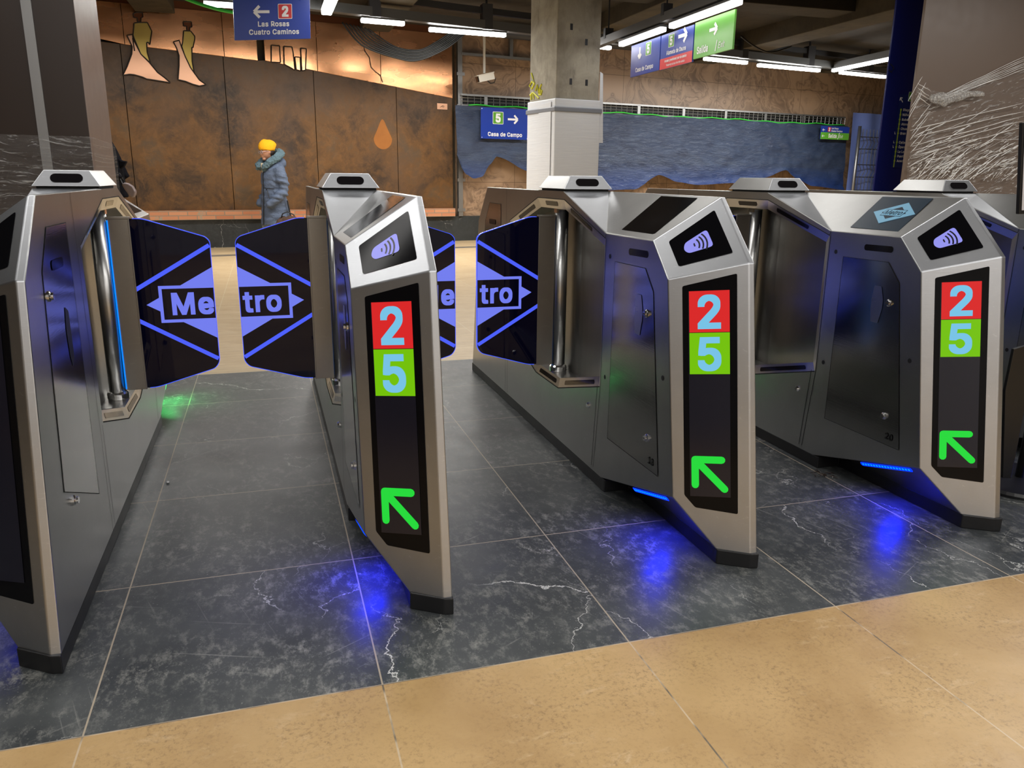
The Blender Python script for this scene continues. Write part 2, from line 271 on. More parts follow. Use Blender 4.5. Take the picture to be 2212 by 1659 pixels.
# ------------------------------------------------------------------ geometry helpers
class MB:
    def __init__(s): s.v = []; s.f = []; s.mi = []
    def poly(s, pts, mi=0):
        k = len(s.v); s.v += [Vector(p) for p in pts]; s.f.append(tuple(range(k, k+len(pts)))); s.mi.append(mi); return s
    def box(s, lo, hi, mi=0, R=None, O=(0, 0, 0)):
        (x0, y0, z0), (x1, y1, z1) = lo, hi
        c = [Vector(p) for p in ((x0, y0, z0), (x1, y0, z0), (x1, y1, z0), (x0, y1, z0), (x0, y0, z1), (x1, y0, z1), (x1, y1, z1), (x0, y1, z1))]
        if R is not None: c = [R @ p for p in c]
        c = [p+Vector(O) for p in c]; k = len(s.v); s.v += c
        for q in ((0, 3, 2, 1), (4, 5, 6, 7), (0, 1, 5, 4), (1, 2, 6, 5), (2, 3, 7, 6), (3, 0, 4, 7)): s.f.append(tuple(k+i for i in q)); s.mi.append(mi)
        return s
    def prism(s, pts, vec, mi=0, mi2=None):
        n = len(pts); a = [Vector(p) for p in pts]; b = [p+Vector(vec) for p in a]; k = len(s.v); s.v += a+b
        s.f.append(tuple(range(k+n-1, k-1, -1))); s.mi.append(mi); s.f.append(tuple(range(k+n, k+2*n))); s.mi.append(mi)
        for i in range(n):
            j = (i+1) % n; s.f.append((k+i, k+j, k+n+j, k+n+i)); s.mi.append(mi if mi2 is None else mi2)
        return s
    def tube(s, path, r, n=8, mi=0, cap=True):
        P = [Vector(p) for p in path]; rr = r if isinstance(r, (list, tuple)) else [r]*len(P); k0 = len(s.v); up = Vector((0, 0, 1)); prev = None
        for i, p in enumerate(P):
            d = (P[min(i+1, len(P)-1)]-P[max(i-1, 0)]).normalized()
            a = d.cross(prev if prev is not None and abs(d.dot(prev)) < .95 else (up if abs(d.z) < .9 else Vector((0, 1, 0)))).normalized(); b = d.cross(a); prev = a.cross(d) if False else prev
            for j in range(n): t = 2*math.pi*j/n; s.v.append(p+(a*math.cos(t)+b*math.sin(t))*rr[i])
        for i in range(len(P)-1):
            for j in range(n):
                q = k0+i*n; s.f.append((q+j, q+(j+1) % n, q+n+(j+1) % n, q+n+j)); s.mi.append(mi)
        if cap:
            s.f.append(tuple(range(k0+n-1, k0-1, -1))); s.mi.append(mi); e = k0+(len(P)-1)*n; s.f.append(tuple(range(e, e+n))); s.mi.append(mi)
        return s
    def lathe(s, prof, c=(0, 0, 0), n=24, mi=0):
        k0 = len(s.v); c = Vector(c)
        for r, z in prof:
            for j in range(n): t = 2*math.pi*j/n; s.v.append(c+Vector((r*math.cos(t), r*math.sin(t), z)))
        for i in range(len(prof)-1):
            for j in range(n): q = k0+i*n; s.f.append((q+j, q+(j+1) % n, q+n+(j+1) % n, q+n+j)); s.mi.append(mi)
        s.f.append(tuple(range(k0+n-1, k0-1, -1))); s.mi.append(mi); e = k0+(len(prof)-1)*n; s.f.append(tuple(range(e, e+n))); s.mi.append(mi)
        return s
    def rings(s, R, mi=0, cap=True):
        n = len(R[0]); k0 = len(s.v)
        for q in R: s.v += [Vector(p) for p in q]
        for i in range(len(R)-1):
            for j in range(n): q = k0+i*n; s.f.append((q+j, q+(j+1) % n, q+n+(j+1) % n, q+n+j)); s.mi.append(mi)
        if cap:
            s.f.append(tuple(range(k0+n-1, k0-1, -1))); s.mi.append(mi); e = k0+(len(R)-1)*n; s.f.append(tuple(range(e, e+n))); s.mi.append(mi)
        return s
    def add(s, vs, fs, mi=0):
        k = len(s.v); s.v += [Vector(p) for p in vs]; s.f += [tuple(k+i for i in q) for q in fs]; s.mi += [mi]*len(fs); return s
    def rot180(s, part=None):
        k = len(s.v); n = len(s.f); s.v += [Vector((-p.x, -p.y, p.z)) for p in s.v]
        for i in range(n): s.f.append(tuple(k+j for j in s.f[i])); s.mi.append(s.mi[i])
        return s
    def mesh(s, name, mats, weld=0.0, smooth=False, fixn=True):
        me = bpy.data.meshes.new(name); me.from_pydata([tuple(p) for p in s.v], [], s.f)
        for q in (mats if isinstance(mats, (list, tuple)) else [mats]): me.materials.append(MT[q] if isinstance(q, str) else q)
        for p, i in zip(me.polygons, s.mi): p.material_index = i
        if weld or fixn:
            bm = bmesh.new(); bm.from_mesh(me)
            if weld: bmesh.ops.remove_doubles(bm, verts=bm.verts, dist=weld)
            if fixn: bmesh.ops.recalc_face_normals(bm, faces=bm.faces)
            bm.to_mesh(me); bm.free()
        if smooth:
            for p in me.polygons: p.use_smooth = True
        return me
    def build(s, name, mats, parent=None, weld=0.0, smooth=False, bevel=0.0, fixn=True, loc=None, seg=2):
        o = bpy.data.objects.new(name, s.mesh(name, mats, weld, smooth, fixn)); COL.objects.link(o)
        if parent is not None: o.parent = parent
        if loc is not None: o.location = loc
        if bevel:
            b = o.modifiers.new('bevel', 'BEVEL'); b.width = bevel; b.segments = seg; b.limit_method = 'ANGLE'; b.angle_limit = math.radians(20); b.harden_normals = False
        return o

def tag(o, label, cat, group=None, kind=None):
    if label: o['label'] = label
    if cat: o['category'] = cat
    if group: o['group'] = group
    if kind: o['kind'] = kind
    return o
def empty(name, loc=(0, 0, 0), label=None, cat=None, group=None, rz=0.0):
    o = bpy.data.objects.new(name, None); COL.objects.link(o); o.location = loc; o.rotation_euler = (0, 0, rz); o.empty_display_size = .1
    return tag(o, label, cat, group)
def struct(name, mb, mats, **k):
    o = mb.build(name, mats, **k); o['kind'] = 'structure'; return o
def copy_tree(o, parent=None):
    c = o.copy(); COL.objects.link(c)
    if parent is not None: c.parent = parent
    for ch in list(o.children): copy_tree(ch, c)
    return c

# ------------------------------------------------------------------ lettering: outlines drawn here, filled as flat meshes
GLYPHS={' ': '188',
 '/': '249|235,533 71,-76 14,-76 178,533',
 '0': '453|227,-7 191,-3 158,7 130,24 105,48 85,77 69,113 57,155 50,202 48,254 50,306 57,353 69,395 85,431 106,461 130,484 159,502 191,512 227,516 262,512 295,502 323,484 348,461 368,431 384,395 396,353 403,306 405,254 403,202 396,155 384,113 368,77 348,48 323,24 295,7 263,-3|227,50 261,56 290,74 306,92 320,116 330,144 338,176 342,213 344,254 342,295 338,332 330,365 320,393 306,416 290,435 261,453 227,460 192,453 163,435 147,416 134,393 123,365 115,332 111,295 109,254 111,213 115,176 123,144 134,116 147,92 163,74 192,56',
 '1': '453|76,0 76,55 391,55 391,0|276,509 276,0 212,0 212,448 209,448 86,358 86,427 198,509',
 '2': '453|64,0 64,47 234,229 261,257 282,282 299,305 311,327 318,348 320,371 317,397 308,419 293,436 273,449 250,457 224,460 196,457 172,447 153,433 139,413 130,390 127,362 66,362 68,391 75,418 86,442 111,473 143,496 168,507 196,513 225,516 254,513 281,507 306,497 337,474 361,445 376,411 381,372 378,345 371,318 357,290 336,259 317,235 294,209 267,180 153,60 153,57 389,57 389,0',
 '5': '453|221,-7 192,-5 165,1 140,11 108,32 83,60 66,93 60,130 122,130 127,108 138,89 154,73 173,60 196,52 221,50 250,53 276,64 298,82 314,104 324,131 328,162 324,193 314,221 297,244 275,262 248,273 218,277 192,275 167,268 145,258 128,246 67,253 96,509 366,509 366,452 151,452 134,301 136,301 155,315 178,325 203,331 229,334 263,330 294,321 321,306 345,285 364,260 379,231 388,199 391,163 388,132 381,102 369,76 352,52 332,32 309,15 282,3 253,-4',
 '8': '453|226,-7 193,-5 163,1 136,11 101,33 74,62 57,96 52,135 55,166 65,195 81,220 101,241 125,256 153,265 153,267 119,282 93,308 76,342 70,380 75,417 90,450 114,477 146,498 170,508 197,514 226,516 255,514 282,508 306,498 337,477 361,450 377,417 382,380 376,342 359,308 333,282 300,267 300,265 327,256 351,241 372,220 387,195 397,166 401,135 395,96 378,62 352,33 317,11 289,1 259,-5|226,49 258,52 285,60 307,74 323,91 333,113 337,139 333,165 322,189 305,208 283,223 256,232 226,235 196,232 169,223 147,208 130,189 119,165 115,139 119,113 129,91 145,74 167,60 195,52|226,290 252,292 274,300 293,313 307,330 316,351 319,376 316,399 308,420 294,437 275,449 252,457 226,460 200,457 177,449 159,437 145,420 136,399 133,376 136,351 145,330 159,313 178,300 201,292',
 'A': '480|16,0 201,509 276,509 463,0 395,0 287,302 276,334 264,372 255,402 244,438 232,478 245,478 233,437 222,402 213,371 201,333 191,302 85,0|110,142 110,199 370,199 370,142',
 'B': '456|60,0 60,509 241,509 274,507 304,501 329,491 359,469 381,442 394,410 398,374 395,344 387,320 373,301 356,286 336,275 315,267 315,262 339,257 363,245 385,227 402,203 414,173 418,136 413,100 400,67 377,39 344,18 317,8 284,2 247,0|125,57 245,57 281,60 309,67 330,80 349,105 355,137 352,161 342,184 327,203 306,218 279,228 248,231 125,231|125,285 238,285 265,288 288,296 308,309 323,326 333,348 336,372 330,403 313,429 283,446 240,452 125,452',
 'C': '510|267,-7 225,-3 186,7 150,25 119,49 92,79 70,115 53,157 44,203 40,254 44,305 53,352 70,393 92,429 119,459 150,484 186,501 225,512 267,516 305,513 340,504 373,490 402,471 427,447 448,418 463,385 473,348 408,348 401,373 389,395 375,413 357,428 337,440 315,449 292,454 267,456 237,453 209,445 184,432 161,414 141,391 125,364 113,332 106,295 103,254 106,213 113,177 125,145 141,117 161,94 184,76 210,63 237,56 267,53 292,55 315,60 337,69 357,81 375,96 389,114 401,136 408,160 473,160 463,124 448,91 428,62 402,38 373,19 341,5 305,-4',
 'D': '502|219,0 96,0 96,57 215,57 254,60 288,68 318,81 343,99 363,122 379,149 390,181 397,216 399,255 397,294 390,329 379,361 364,388 344,410 320,428 291,441 258,449 221,452 93,452 93,509 225,509 273,505 315,495 353,478 385,455 412,426 433,391 449,351 458,306 462,255 458,205 449,159 433,119 411,83 384,54 351,31 312,14 268,3|125,509 125,0 60,0 60,509',
 'E': '419|60,0 60,509 372,509 372,452 125,452 125,286 355,286 355,229 125,229 125,57 375,57 375,0',
 'G': '520|269,-7 225,-3 185,7 149,25 118,49 91,79 69,116 53,157 43,203 40,254 43,305 53,352 69,393 91,429 117,459 149,484 184,501 223,512 265,516 304,513 340,504 374,489 403,469 429,445 449,416 465,384 474,349 408,349 399,372 387,393 373,411 356,427 337,439 315,448 291,454 265,456 236,453 209,445 183,432 160,414 141,392 125,364 113,332 106,295 103,254 106,213 113,177 125,145 141,117 161,95 184,76 210,63 238,56 269,53 309,57 345,71 374,93 396,123 407,147 413,173 415,202 434,199 283,199 283,256 478,256 478,200 475,160 466,124 451,91 431,62 406,38 377,19 344,5 308,-4',
 'L': '393|60,0 60,509 125,509 125,57 361,57 361,0',
 'M': '628|60,0 60,509 152,509 277,187 287,159 299,123 311,84 322,49 307,49 318,83 330,121 342,158 352,187 476,509 568,509 568,0 504,0 504,291 504,327 505,369 506,413 507,457 513,457 505,433 498,409 482,363 467,322 456,291 342,0 286,0 170,291 159,321 145,361 129,408 112,457 119,457 120,416 121,372 122,328 122,291 122,0',
 'N': '523|60,0 60,509 136,509 343,183 352,169 363,151 375,130 388,107 401,82 414,55 405,54 402,81 401,108 400,134 399,157 399,195 399,509 463,509 463,0 387,0 202,290 177,331 164,354 148,381 108,452 119,454 122,384 124,328 125,291 125,0',
 'O': '533|267,-7 225,-3 186,7 150,25 119,49 92,79 70,115 53,157 44,203 40,254 44,305 53,352 70,393 92,429 119,459 150,484 186,501 225,512 267,516 309,512 348,501 384,484 415,459 442,429 464,393 480,352 490,305 493,254 490,203 480,157 464,115 442,79 415,49 384,25 348,7 309,-3|267,53 296,55 324,63 349,76 372,94 392,116 408,144 420,176 428,213 430,254 428,295 420,332 408,365 392,392 372,415 349,433 324,446 296,453 267,456 237,453 210,445 184,433 161,415 142,392 125,364 113,332 106,295 103,254 106,213 113,176 125,144 142,117 161,94 184,76 210,63 237,55',
 'P': '445|60,0 60,509 235,509 272,506 305,499 332,487 356,471 375,452 390,430 400,404 407,377 409,348 407,318 400,291 390,265 375,243 356,223 332,207 305,195 272,188 235,186 109,186 109,242 233,242 269,246 297,256 318,272 333,294 342,319 344,348 342,376 333,402 318,423 297,439 268,449 232,452 125,452 125,0',
 'R': '449|60,0 60,509 236,509 273,506 305,500 333,489 367,465 390,433 401,408 407,381 409,352 407,323 401,296 390,271 367,240 333,217 305,206 273,200 236,198 96,198 96,255 234,255 269,258 298,267 319,281 334,300 342,324 345,352 342,380 334,405 319,425 298,440 269,449 233,452 125,452 125,0|353,0 230,229 303,229 428,0',
 'S': '447|224,-9 188,-7 156,-1 128,9 102,23 81,40 64,60 51,83 42,109 38,137 104,137 110,110 123,88 142,71 166,59 194,52 224,49 257,52 286,60 311,74 329,92 341,114 346,139 342,161 332,179 316,193 296,205 272,214 245,222 184,239 145,253 112,269 86,289 67,313 56,341 52,372 58,413 75,448 92,468 113,484 138,498 165,508 195,514 227,516 259,514 289,508 316,498 351,476 377,449 394,415 401,378 337,378 326,412 302,437 280,449 254,456 225,459 194,456 167,448 145,435 129,418 118,398 115,376 119,352 131,334 148,319 169,308 191,300 212,293 264,279 287,272 312,264 336,252 359,238 379,220 395,198 405,171 408,139 403,99 386,64 370,43 349,25 323,11 294,0 261,-7',
 'T': '449|32,452 32,509 417,509 417,452 257,452 257,0 193,0 193,452',
 'V': '480|204,0 16,509 84,509 192,206 203,176 215,137 225,106 236,71 248,31 235,31 247,71 257,107 267,138 279,176 290,206 395,509 463,509 278,0',
 'a': '389|160,-9 126,-5 94,5 68,22 48,45 35,73 30,108 34,138 43,161 58,179 78,193 100,203 125,211 152,216 178,220 234,227 252,230 265,235 273,243 276,255 276,257 273,279 267,297 256,311 240,322 220,329 196,331 171,329 149,322 132,313 118,301 107,288 100,274 41,291 57,322 79,346 104,364 133,375 163,382 194,384 215,383 239,379 263,372 286,360 306,343 322,320 333,290 337,251 337,0 277,0 277,52 272,52 264,38 252,25 236,12 215,1 190,-6|170,45 202,49 228,59 248,74 263,93 272,115 276,138 276,190 270,186 259,182 246,179 231,176 200,171 175,168 154,164 134,159 117,150 103,139 95,124 92,105 94,87 102,72 114,61 130,52 149,47',
 'b': '424|229,-8 198,-5 172,4 153,17 138,31 127,46 118,59 112,59 112,0 53,0 53,509 114,509 114,319 118,319 127,331 137,346 152,360 171,373 197,381 229,384 259,382 287,374 313,361 335,342 354,320 370,293 381,261 388,227 390,189 388,151 381,116 370,84 355,57 336,34 313,16 288,3 260,-6|220,47 253,51 279,66 301,88 316,117 325,151 328,189 325,227 316,261 301,290 280,311 253,325 220,330 188,325 161,312 140,291 125,263 116,229 113,189 116,150 125,115 140,86 162,65 188,51',
 'c': '396|207,-8 174,-5 144,3 117,16 93,35 72,58 56,85 44,116 37,150 34,187 37,225 44,260 56,291 72,318 93,341 117,360 144,374 174,382 207,384 234,383 260,377 284,368 305,356 324,341 340,322 353,301 362,277 303,262 298,276 290,289 281,301 270,311 257,319 242,325 226,329 207,330 173,325 145,310 124,287 108,258 99,224 96,187 99,151 108,117 124,89 145,66 173,51 207,46 226,48 243,52 258,58 271,66 282,76 292,89 299,102 304,117 363,102 354,78 341,56 325,37 306,21 285,9 261,-1 235,-6',
 'd': '424|195,-8 165,-6 137,3 111,16 89,34 70,57 55,84 43,116 36,151 34,189 36,227 43,261 55,293 70,320 89,342 112,361 137,374 165,382 196,384 228,381 253,373 272,360 287,346 298,331 306,319 311,319 311,509 372,509 372,0 313,0 313,59 307,59 298,46 287,31 272,17 252,4 227,-5|205,47 236,51 263,65 284,86 299,115 309,150 312,189 309,229 300,263 284,291 263,312 237,325 205,330 172,325 145,311 124,290 108,261 99,227 96,189 99,151 109,117 124,88 145,66 172,51',
 'e': '404|212,-8 177,-5 145,3 117,16 92,35 72,58 56,85 44,116 37,150 34,187 36,224 44,258 55,290 71,317 91,340 115,359 142,373 172,382 205,384 236,382 266,374 294,361 319,341 341,315 357,282 365,256 370,227 371,194 371,169 75,169 75,221 338,221 310,202 307,237 298,269 283,294 263,314 237,326 205,330 173,326 146,313 125,294 109,270 99,241 96,211 96,178 100,139 110,106 128,80 151,61 179,50 212,46 234,48 254,53 271,61 285,73 297,88 306,105 365,91 353,63 335,39 311,19 283,4 249,-5',
 'f': '254|228,379 228,327 6,327 6,379|81,0 81,432 84,461 96,486 113,505 135,519 161,527 187,530 207,529 222,527 234,524 243,521 227,468 215,472 206,473 195,474 171,470 154,460 145,443 142,419 142,0',
 'g': '425|207,-151 168,-148 134,-140 105,-127 82,-110 64,-91 51,-69 101,-41 110,-53 122,-66 136,-78 154,-88 178,-95 207,-97 249,-92 282,-75 304,-47 311,-6 311,68 306,68 298,56 287,41 272,28 252,16 227,8 195,5 165,7 138,14 113,27 90,43 71,65 55,90 43,120 36,154 34,191 36,229 43,263 55,293 71,320 90,342 112,361 138,374 166,382 196,384 228,382 253,373 273,360 288,346 299,331 308,319 313,319 313,379 372,379 372,-9 370,-40 363,-67 350,-90 324,-117 291,-136 265,-144 237,-149|205,59 237,63 264,75 285,95 300,121 309,154 312,193 309,231 300,264 285,291 264,312 237,325 205,330 172,325 145,312 124,290 109,262 99,229 96,193 99,155 109,123 124,96 145,76 172,63',
 'h': '410|114,227 114,0 53,0 53,509 114,509 114,287 102,287 116,319 132,344 152,362 187,379 227,384 264,380 295,369 321,349 341,321 350,298 355,271 357,240 357,0 296,0 296,235 290,275 273,304 246,323 210,329 184,326 161,317 141,303 126,283 117,257',
 'i': '167|53,0 53,379 114,379 114,0|84,443 67,446 54,455 44,468 41,483 44,499 54,512 67,521 84,524 100,521 114,512 123,499 126,483 123,468 114,455 100,446',
 'l': '189|139,-2 101,3 74,20 58,47 53,84 53,509 114,509 114,99 115,77 120,62 130,54 146,52 160,53 170,54 181,3 162,-1 151,-2',
 'm': '610|53,0 53,379 112,379 112,295 108,295 118,323 132,346 151,363 172,376 195,384 219,386 257,380 287,361 309,331 321,295 312,295 322,321 337,343 357,361 381,375 407,383 437,386 468,383 497,372 522,354 541,328 553,296 557,255 557,0 496,0 496,254 490,289 473,313 447,326 419,330 395,328 374,320 358,307 345,290 338,270 335,247 335,0 274,0 274,260 269,288 253,311 229,326 199,330 178,328 158,320 140,307 126,289 117,266 114,238 114,0',
 'n': '410|114,227 114,0 53,0 53,379 112,379 112,287 102,287 116,319 132,344 152,362 187,379 227,384 264,380 295,369 321,349 341,321 350,298 355,271 357,240 357,0 296,0 296,235 290,275 273,304 246,323 210,329 184,326 161,317 141,303 126,283 117,257',
 'o': '415|207,-8 174,-5 144,3 117,16 93,35 72,58 56,85 44,116 37,150 34,187 37,225 44,260 56,291 72,318 93,341 117,360 144,374 174,382 207,384 241,382 271,374 299,360 323,341 343,318 359,291 371,260 379,225 381,187 379,150 371,116 359,85 343,58 323,35 299,16 271,3 241,-5|207,46 242,51 270,66 292,89 307,117 316,151 319,187 316,224 307,258 292,287 270,310 242,325 207,330 173,325 145,310 124,287 108,258 99,224 96,187 99,151 108,117 124,89 145,66 173,51',
 'p': '424|53,-143 53,379 112,379 112,319 118,319 126,331 137,346 152,360 171,373 197,381 229,384 259,382 287,374 313,361 335,342 354,320 370,293 381,261 388,227 390,189 388,151 381,116 370,84 355,57 336,34 313,16 288,3 260,-6 229,-8 198,-5 173,4 153,17 138,31 127,46 118,59 114,59 114,-143|220,47 253,51 279,66 301,88 316,117 325,151 328,189 325,227 316,261 301,290 280,311 253,325 220,330 188,325 161,312 140,291 125,263 116,229 113,189 116,150 125,115 140,86 162,65 188,51',
 'r': '259|53,0 53,379 112,379 112,321 115,321 130,347 152,367 181,380 213,385 229,384 243,384 243,322 230,324 219,325 207,326 182,323 159,315 140,301 126,284 117,262 114,237 114,0',
 's': '365|182,-8 145,-5 112,3 84,18 62,38 45,63 36,94 94,107 105,79 124,60 150,49 181,45 217,50 244,62 262,81 268,103 265,121 254,136 237,147 212,155 149,170 118,180 92,192 72,208 53,237 47,274 51,305 65,332 87,354 115,370 149,381 187,384 223,381 254,372 279,358 299,339 314,316 324,290 268,277 258,298 243,316 219,328 187,333 156,329 131,317 114,299 109,277 112,258 124,243 144,232 172,223 229,209 261,200 287,187 306,171 325,142 331,107 326,75 312,47 290,24 260,6 223,-5',
 't': '227|204,379 204,327 6,327 6,379|65,471 126,471 126,98 128,76 136,61 150,53 170,50 185,51 202,54 213,2 203,-1 192,-3 180,-4 168,-4 138,-1 113,7 92,21 72,52 65,93',
 'u': '410|182,-5 146,-1 115,11 89,31 69,59 60,82 54,109 53,139 53,379 114,379 114,144 119,105 137,75 164,56 200,50 226,53 249,62 268,77 283,97 293,122 296,153 296,379 357,379 357,0 298,0 298,92 307,92 294,60 277,35 257,17 222,0',
 'v': '389|163,0 17,379 84,379 165,155 177,121 187,87 196,53 206,21 184,21 194,53 203,87 213,121 224,155 305,379 371,379 226,0',
 'x': '379|21,0 171,218 171,171 29,379 100,379 147,306 164,279 179,253 193,229 207,206 175,206 190,229 202,253 216,279 233,306 282,379 352,379 209,169 209,214 358,0 287,0 231,85 214,112 200,136 187,159 173,182 205,182 191,159 178,136 165,112 148,85 91,0',
 'y': '389|47,-139 61,-86 71,-87 88,-90 104,-89 118,-84 130,-74 141,-58 151,-36 163,-1 17,379 84,379 165,155 177,121 187,87 196,53 206,21 184,21 193,53 202,87 212,121 224,155 305,379 371,379 204,-58 191,-85 177,-107 159,-124 139,-136 117,-143 91,-145 77,-145 65,-143 54,-141',
 'z': '380|42,0 42,46 254,320 254,323 48,323 48,379 333,379 333,331 126,60 126,56 339,56 339,0',
 'Ó': '533|267,-7 225,-3 186,7 150,25 119,49 92,79 70,115 53,157 44,203 40,254 44,305 53,352 70,393 92,429 119,459 150,484 186,501 225,512 267,516 309,512 348,501 384,484 415,459 442,429 464,393 480,352 490,305 493,254 490,203 480,157 464,115 442,79 415,49 384,25 348,7 309,-3|267,53 296,55 324,63 349,76 372,94 392,116 408,144 420,176 428,213 430,254 428,295 420,332 408,365 392,392 372,415 349,433 324,446 296,453 267,456 237,453 210,445 184,433 161,415 142,392 125,364 113,332 106,295 103,254 106,213 113,176 125,144 142,117 161,94 184,76 210,63 237,55|240,558 288,659 356,659 290,558',
 'é': '404|212,-8 177,-5 145,3 117,16 92,35 72,58 56,85 44,116 37,150 34,187 36,224 44,258 55,290 71,317 91,340 115,359 142,373 172,382 205,384 236,382 266,374 294,361 319,341 341,315 357,282 365,256 370,227 371,194 371,169 75,169 75,221 338,221 310,202 307,237 298,269 283,294 263,314 237,326 205,330 173,326 146,313 125,294 109,270 99,241 96,211 96,178 100,139 110,106 128,80 151,61 179,50 212,46 234,48 254,53 271,61 285,73 297,88 306,105 365,91 353,63 335,39 311,19 283,4 249,-5|177,429 225,529 293,529 227,429',
 'í': '167|53,0 53,379 114,379 114,0|57,429 104,529 173,529 107,429',
 'ñ': '410|114,227 114,0 53,0 53,379 112,379 112,287 102,287 116,319 132,344 152,362 187,379 227,384 264,380 295,369 321,349 341,321 350,298 355,271 357,240 357,0 296,0 296,235 290,275 273,304 246,323 210,329 184,326 161,317 141,303 126,283 117,257|250,446 237,447 225,450 213,455 202,460 182,470 174,473 167,475 159,472 153,466 150,457 149,448 106,448 110,476 120,498 137,513 161,518 174,517 185,514 196,509 207,504 226,494 234,491 243,490 251,491 256,496 260,505 262,517 304,517 300,488 289,466 272,451',
 'ó': '415|207,-8 174,-5 144,3 117,16 93,35 72,58 56,85 44,116 37,150 34,187 37,225 44,260 56,291 72,318 93,341 117,360 144,374 174,382 207,384 241,382 271,374 299,360 323,341 343,318 359,291 371,260 379,225 381,187 379,150 371,116 359,85 343,58 323,35 299,16 271,3 241,-5|207,46 242,51 270,66 292,89 307,117 316,151 319,187 316,224 307,258 292,287 270,310 242,325 207,330 173,325 145,310 124,287 108,258 99,224 96,187 99,151 108,117 124,89 145,66 173,51|181,429 228,529 297,529 231,429',
 'ú': '410|182,-5 146,-1 115,11 89,31 69,59 60,82 54,109 53,139 53,379 114,379 114,144 119,105 137,75 164,56 200,50 226,53 249,62 268,77 283,97 293,122 296,153 296,379 357,379 357,0 298,0 298,92 307,92 294,60 277,35 257,17 222,0|178,429 226,529 294,529 228,429'}
def _glyph(ch):
    q = GLYPHS.get(ch, GLYPHS['i']).split('|'); return int(q[0])/1000, [[tuple(int(a)/1000 for a in p.split(',')) for p in l.split()] for l in q[1:] if l]
def text2d(txt, size=1.0, bold=.02, align='L', sx=1.0, slant=0.0):
    """outline of a line of lettering as flat triangles: (verts2d, faces), size = height of a capital; strokes are thickened by overlapping copies"""
    k = size/.516; V = []; F = []; x = 0.0; lay = 0
    for ch in txt:
        w_, loops = _glyph(ch)
        if loops:
            gv, gf = _filled(ch, loops)
            for dx, dy in [(0, 0)]+([(bold*a_, bold*b_) for a_ in (-1, 0, 1) for b_ in (-1, 0, 1) if a_ or b_] if bold else []):
                o = len(V); lay += 1; V += [(p[0]+x+dx, p[1]+dy, lay % 11) for p in gv]; F += [tuple(o+i for i in q) for q in gf]
        x += w_+bold*1.6
    x0 = min(v[0] for v in V); x1 = max(v[0] for v in V); off = {'L': x0, 'C': (x0+x1)/2, 'R': x1}[align]
    return [((a-off)*k*sx+b*k*slant, b*k, l) for a, b, l in V], F
_GC = {}
def _filled(ch, loops):
    if ch not in _GC:
        cu = bpy.data.curves.new('lettering', 'CURVE'); cu.dimensions = '2D'; cu.fill_mode = 'FRONT'
        for l in loops:
            sp_ = cu.splines.new('POLY'); sp_.points.add(len(l)-1); sp_.use_cyclic_u = True
            for p, (a, b) in zip(sp_.points, l): p.co = (a, b, 0, 1)
        o = bpy.data.objects.new('lettering', cu); me = bpy.data.meshes.new_from_object(o)
        _GC[ch] = ([(v.co.x, v.co.y) for v in me.vertices], [tuple(p.vertices) for p in me.polygons])
        bpy.data.objects.remove(o); bpy.data.curves.remove(cu); bpy.data.meshes.remove(me)
    return _GC[ch]

class Plane2:
    """a flat frame in space: origin, right, up (unit), used to lay lettering and marks on a real surface"""
    def __init__(s, o, r, u, lift=.0):
        s.o = Vector(o); s.r = Vector(r).normalized(); s.u = Vector(u).normalized(); s.n = s.r.cross(s.u); s.lift = lift
    def p(s, a, b, h=0.0): return s.o+s.r*a+s.u*b+s.n*(s.lift+h)
    def poly(s, mb, pts, mi=0, h=0.0): mb.poly([s.p(a, b, h) for a, b in pts], mi); return mb
    def rect(s, mb, x0, y0, x1, y1, mi=0, h=0.0): return s.poly(mb, [(x0, y0), (x1, y0), (x1, y1), (x0, y1)], mi, h)
    def text(s, mb, txt, x, y, size, mi=0, h=0.0, lift=.00008, **k):
        vs, fs = text2d(txt, size, **k); mb.add([s.p(x+a, y+b, h+l*lift) for a, b, l in vs], fs, mi); return mb
def rrect(x0, y0, x1, y1, r, n=4):
    out = []
    for cx, cy, a0 in ((x1-r, y0+r, -90), (x1-r, y1-r, 0), (x0+r, y1-r, 90), (x0+r, y0+r, 180)):
        for i in range(n+1): t = math.radians(a0+90*i/n); out.append((cx+r*math.cos(t), cy+r*math.sin(t)))
    return out
def rpoly(pts, r, n=3):
    """polygon with rounded corners"""
    out = []; N = len(pts)
    for i in range(N):
        p0, p1, p2 = Vector(pts[i-1]), Vector(pts[i]), Vector(pts[(i+1) % N]); a = (p0-p1); b = (p2-p1); rr = min(r, a.length*.45, b.length*.45)
        q0 = p1+a.normalized()*rr; q2 = p1+b.normalized()*rr
        for j in range(n+1): t = j/n; q = q0*(1-t)**2+p1*2*t*(1-t)+q2*t*t; out.append((q.x, q.y))
    return out
def stroke(p, q, w, cap=True, n=5):
    p = Vector(p); q = Vector(q); d = (q-p).normalized(); m = Vector((-d.y, d.x)); out = []
    if not cap: return [tuple(p-m*w/2), tuple(q-m*w/2), tuple(q+m*w/2), tuple(p+m*w/2)]
    for c, s0 in ((q, -90), (p, 90)):
        for i in range(n+1):
            t = math.radians(s0+180*i/n) if cap else math.radians(s0+180*(i > n/2)); v = d*math.cos(t)+m*math.sin(t); out.append(tuple(c+v*w/2))
    return out
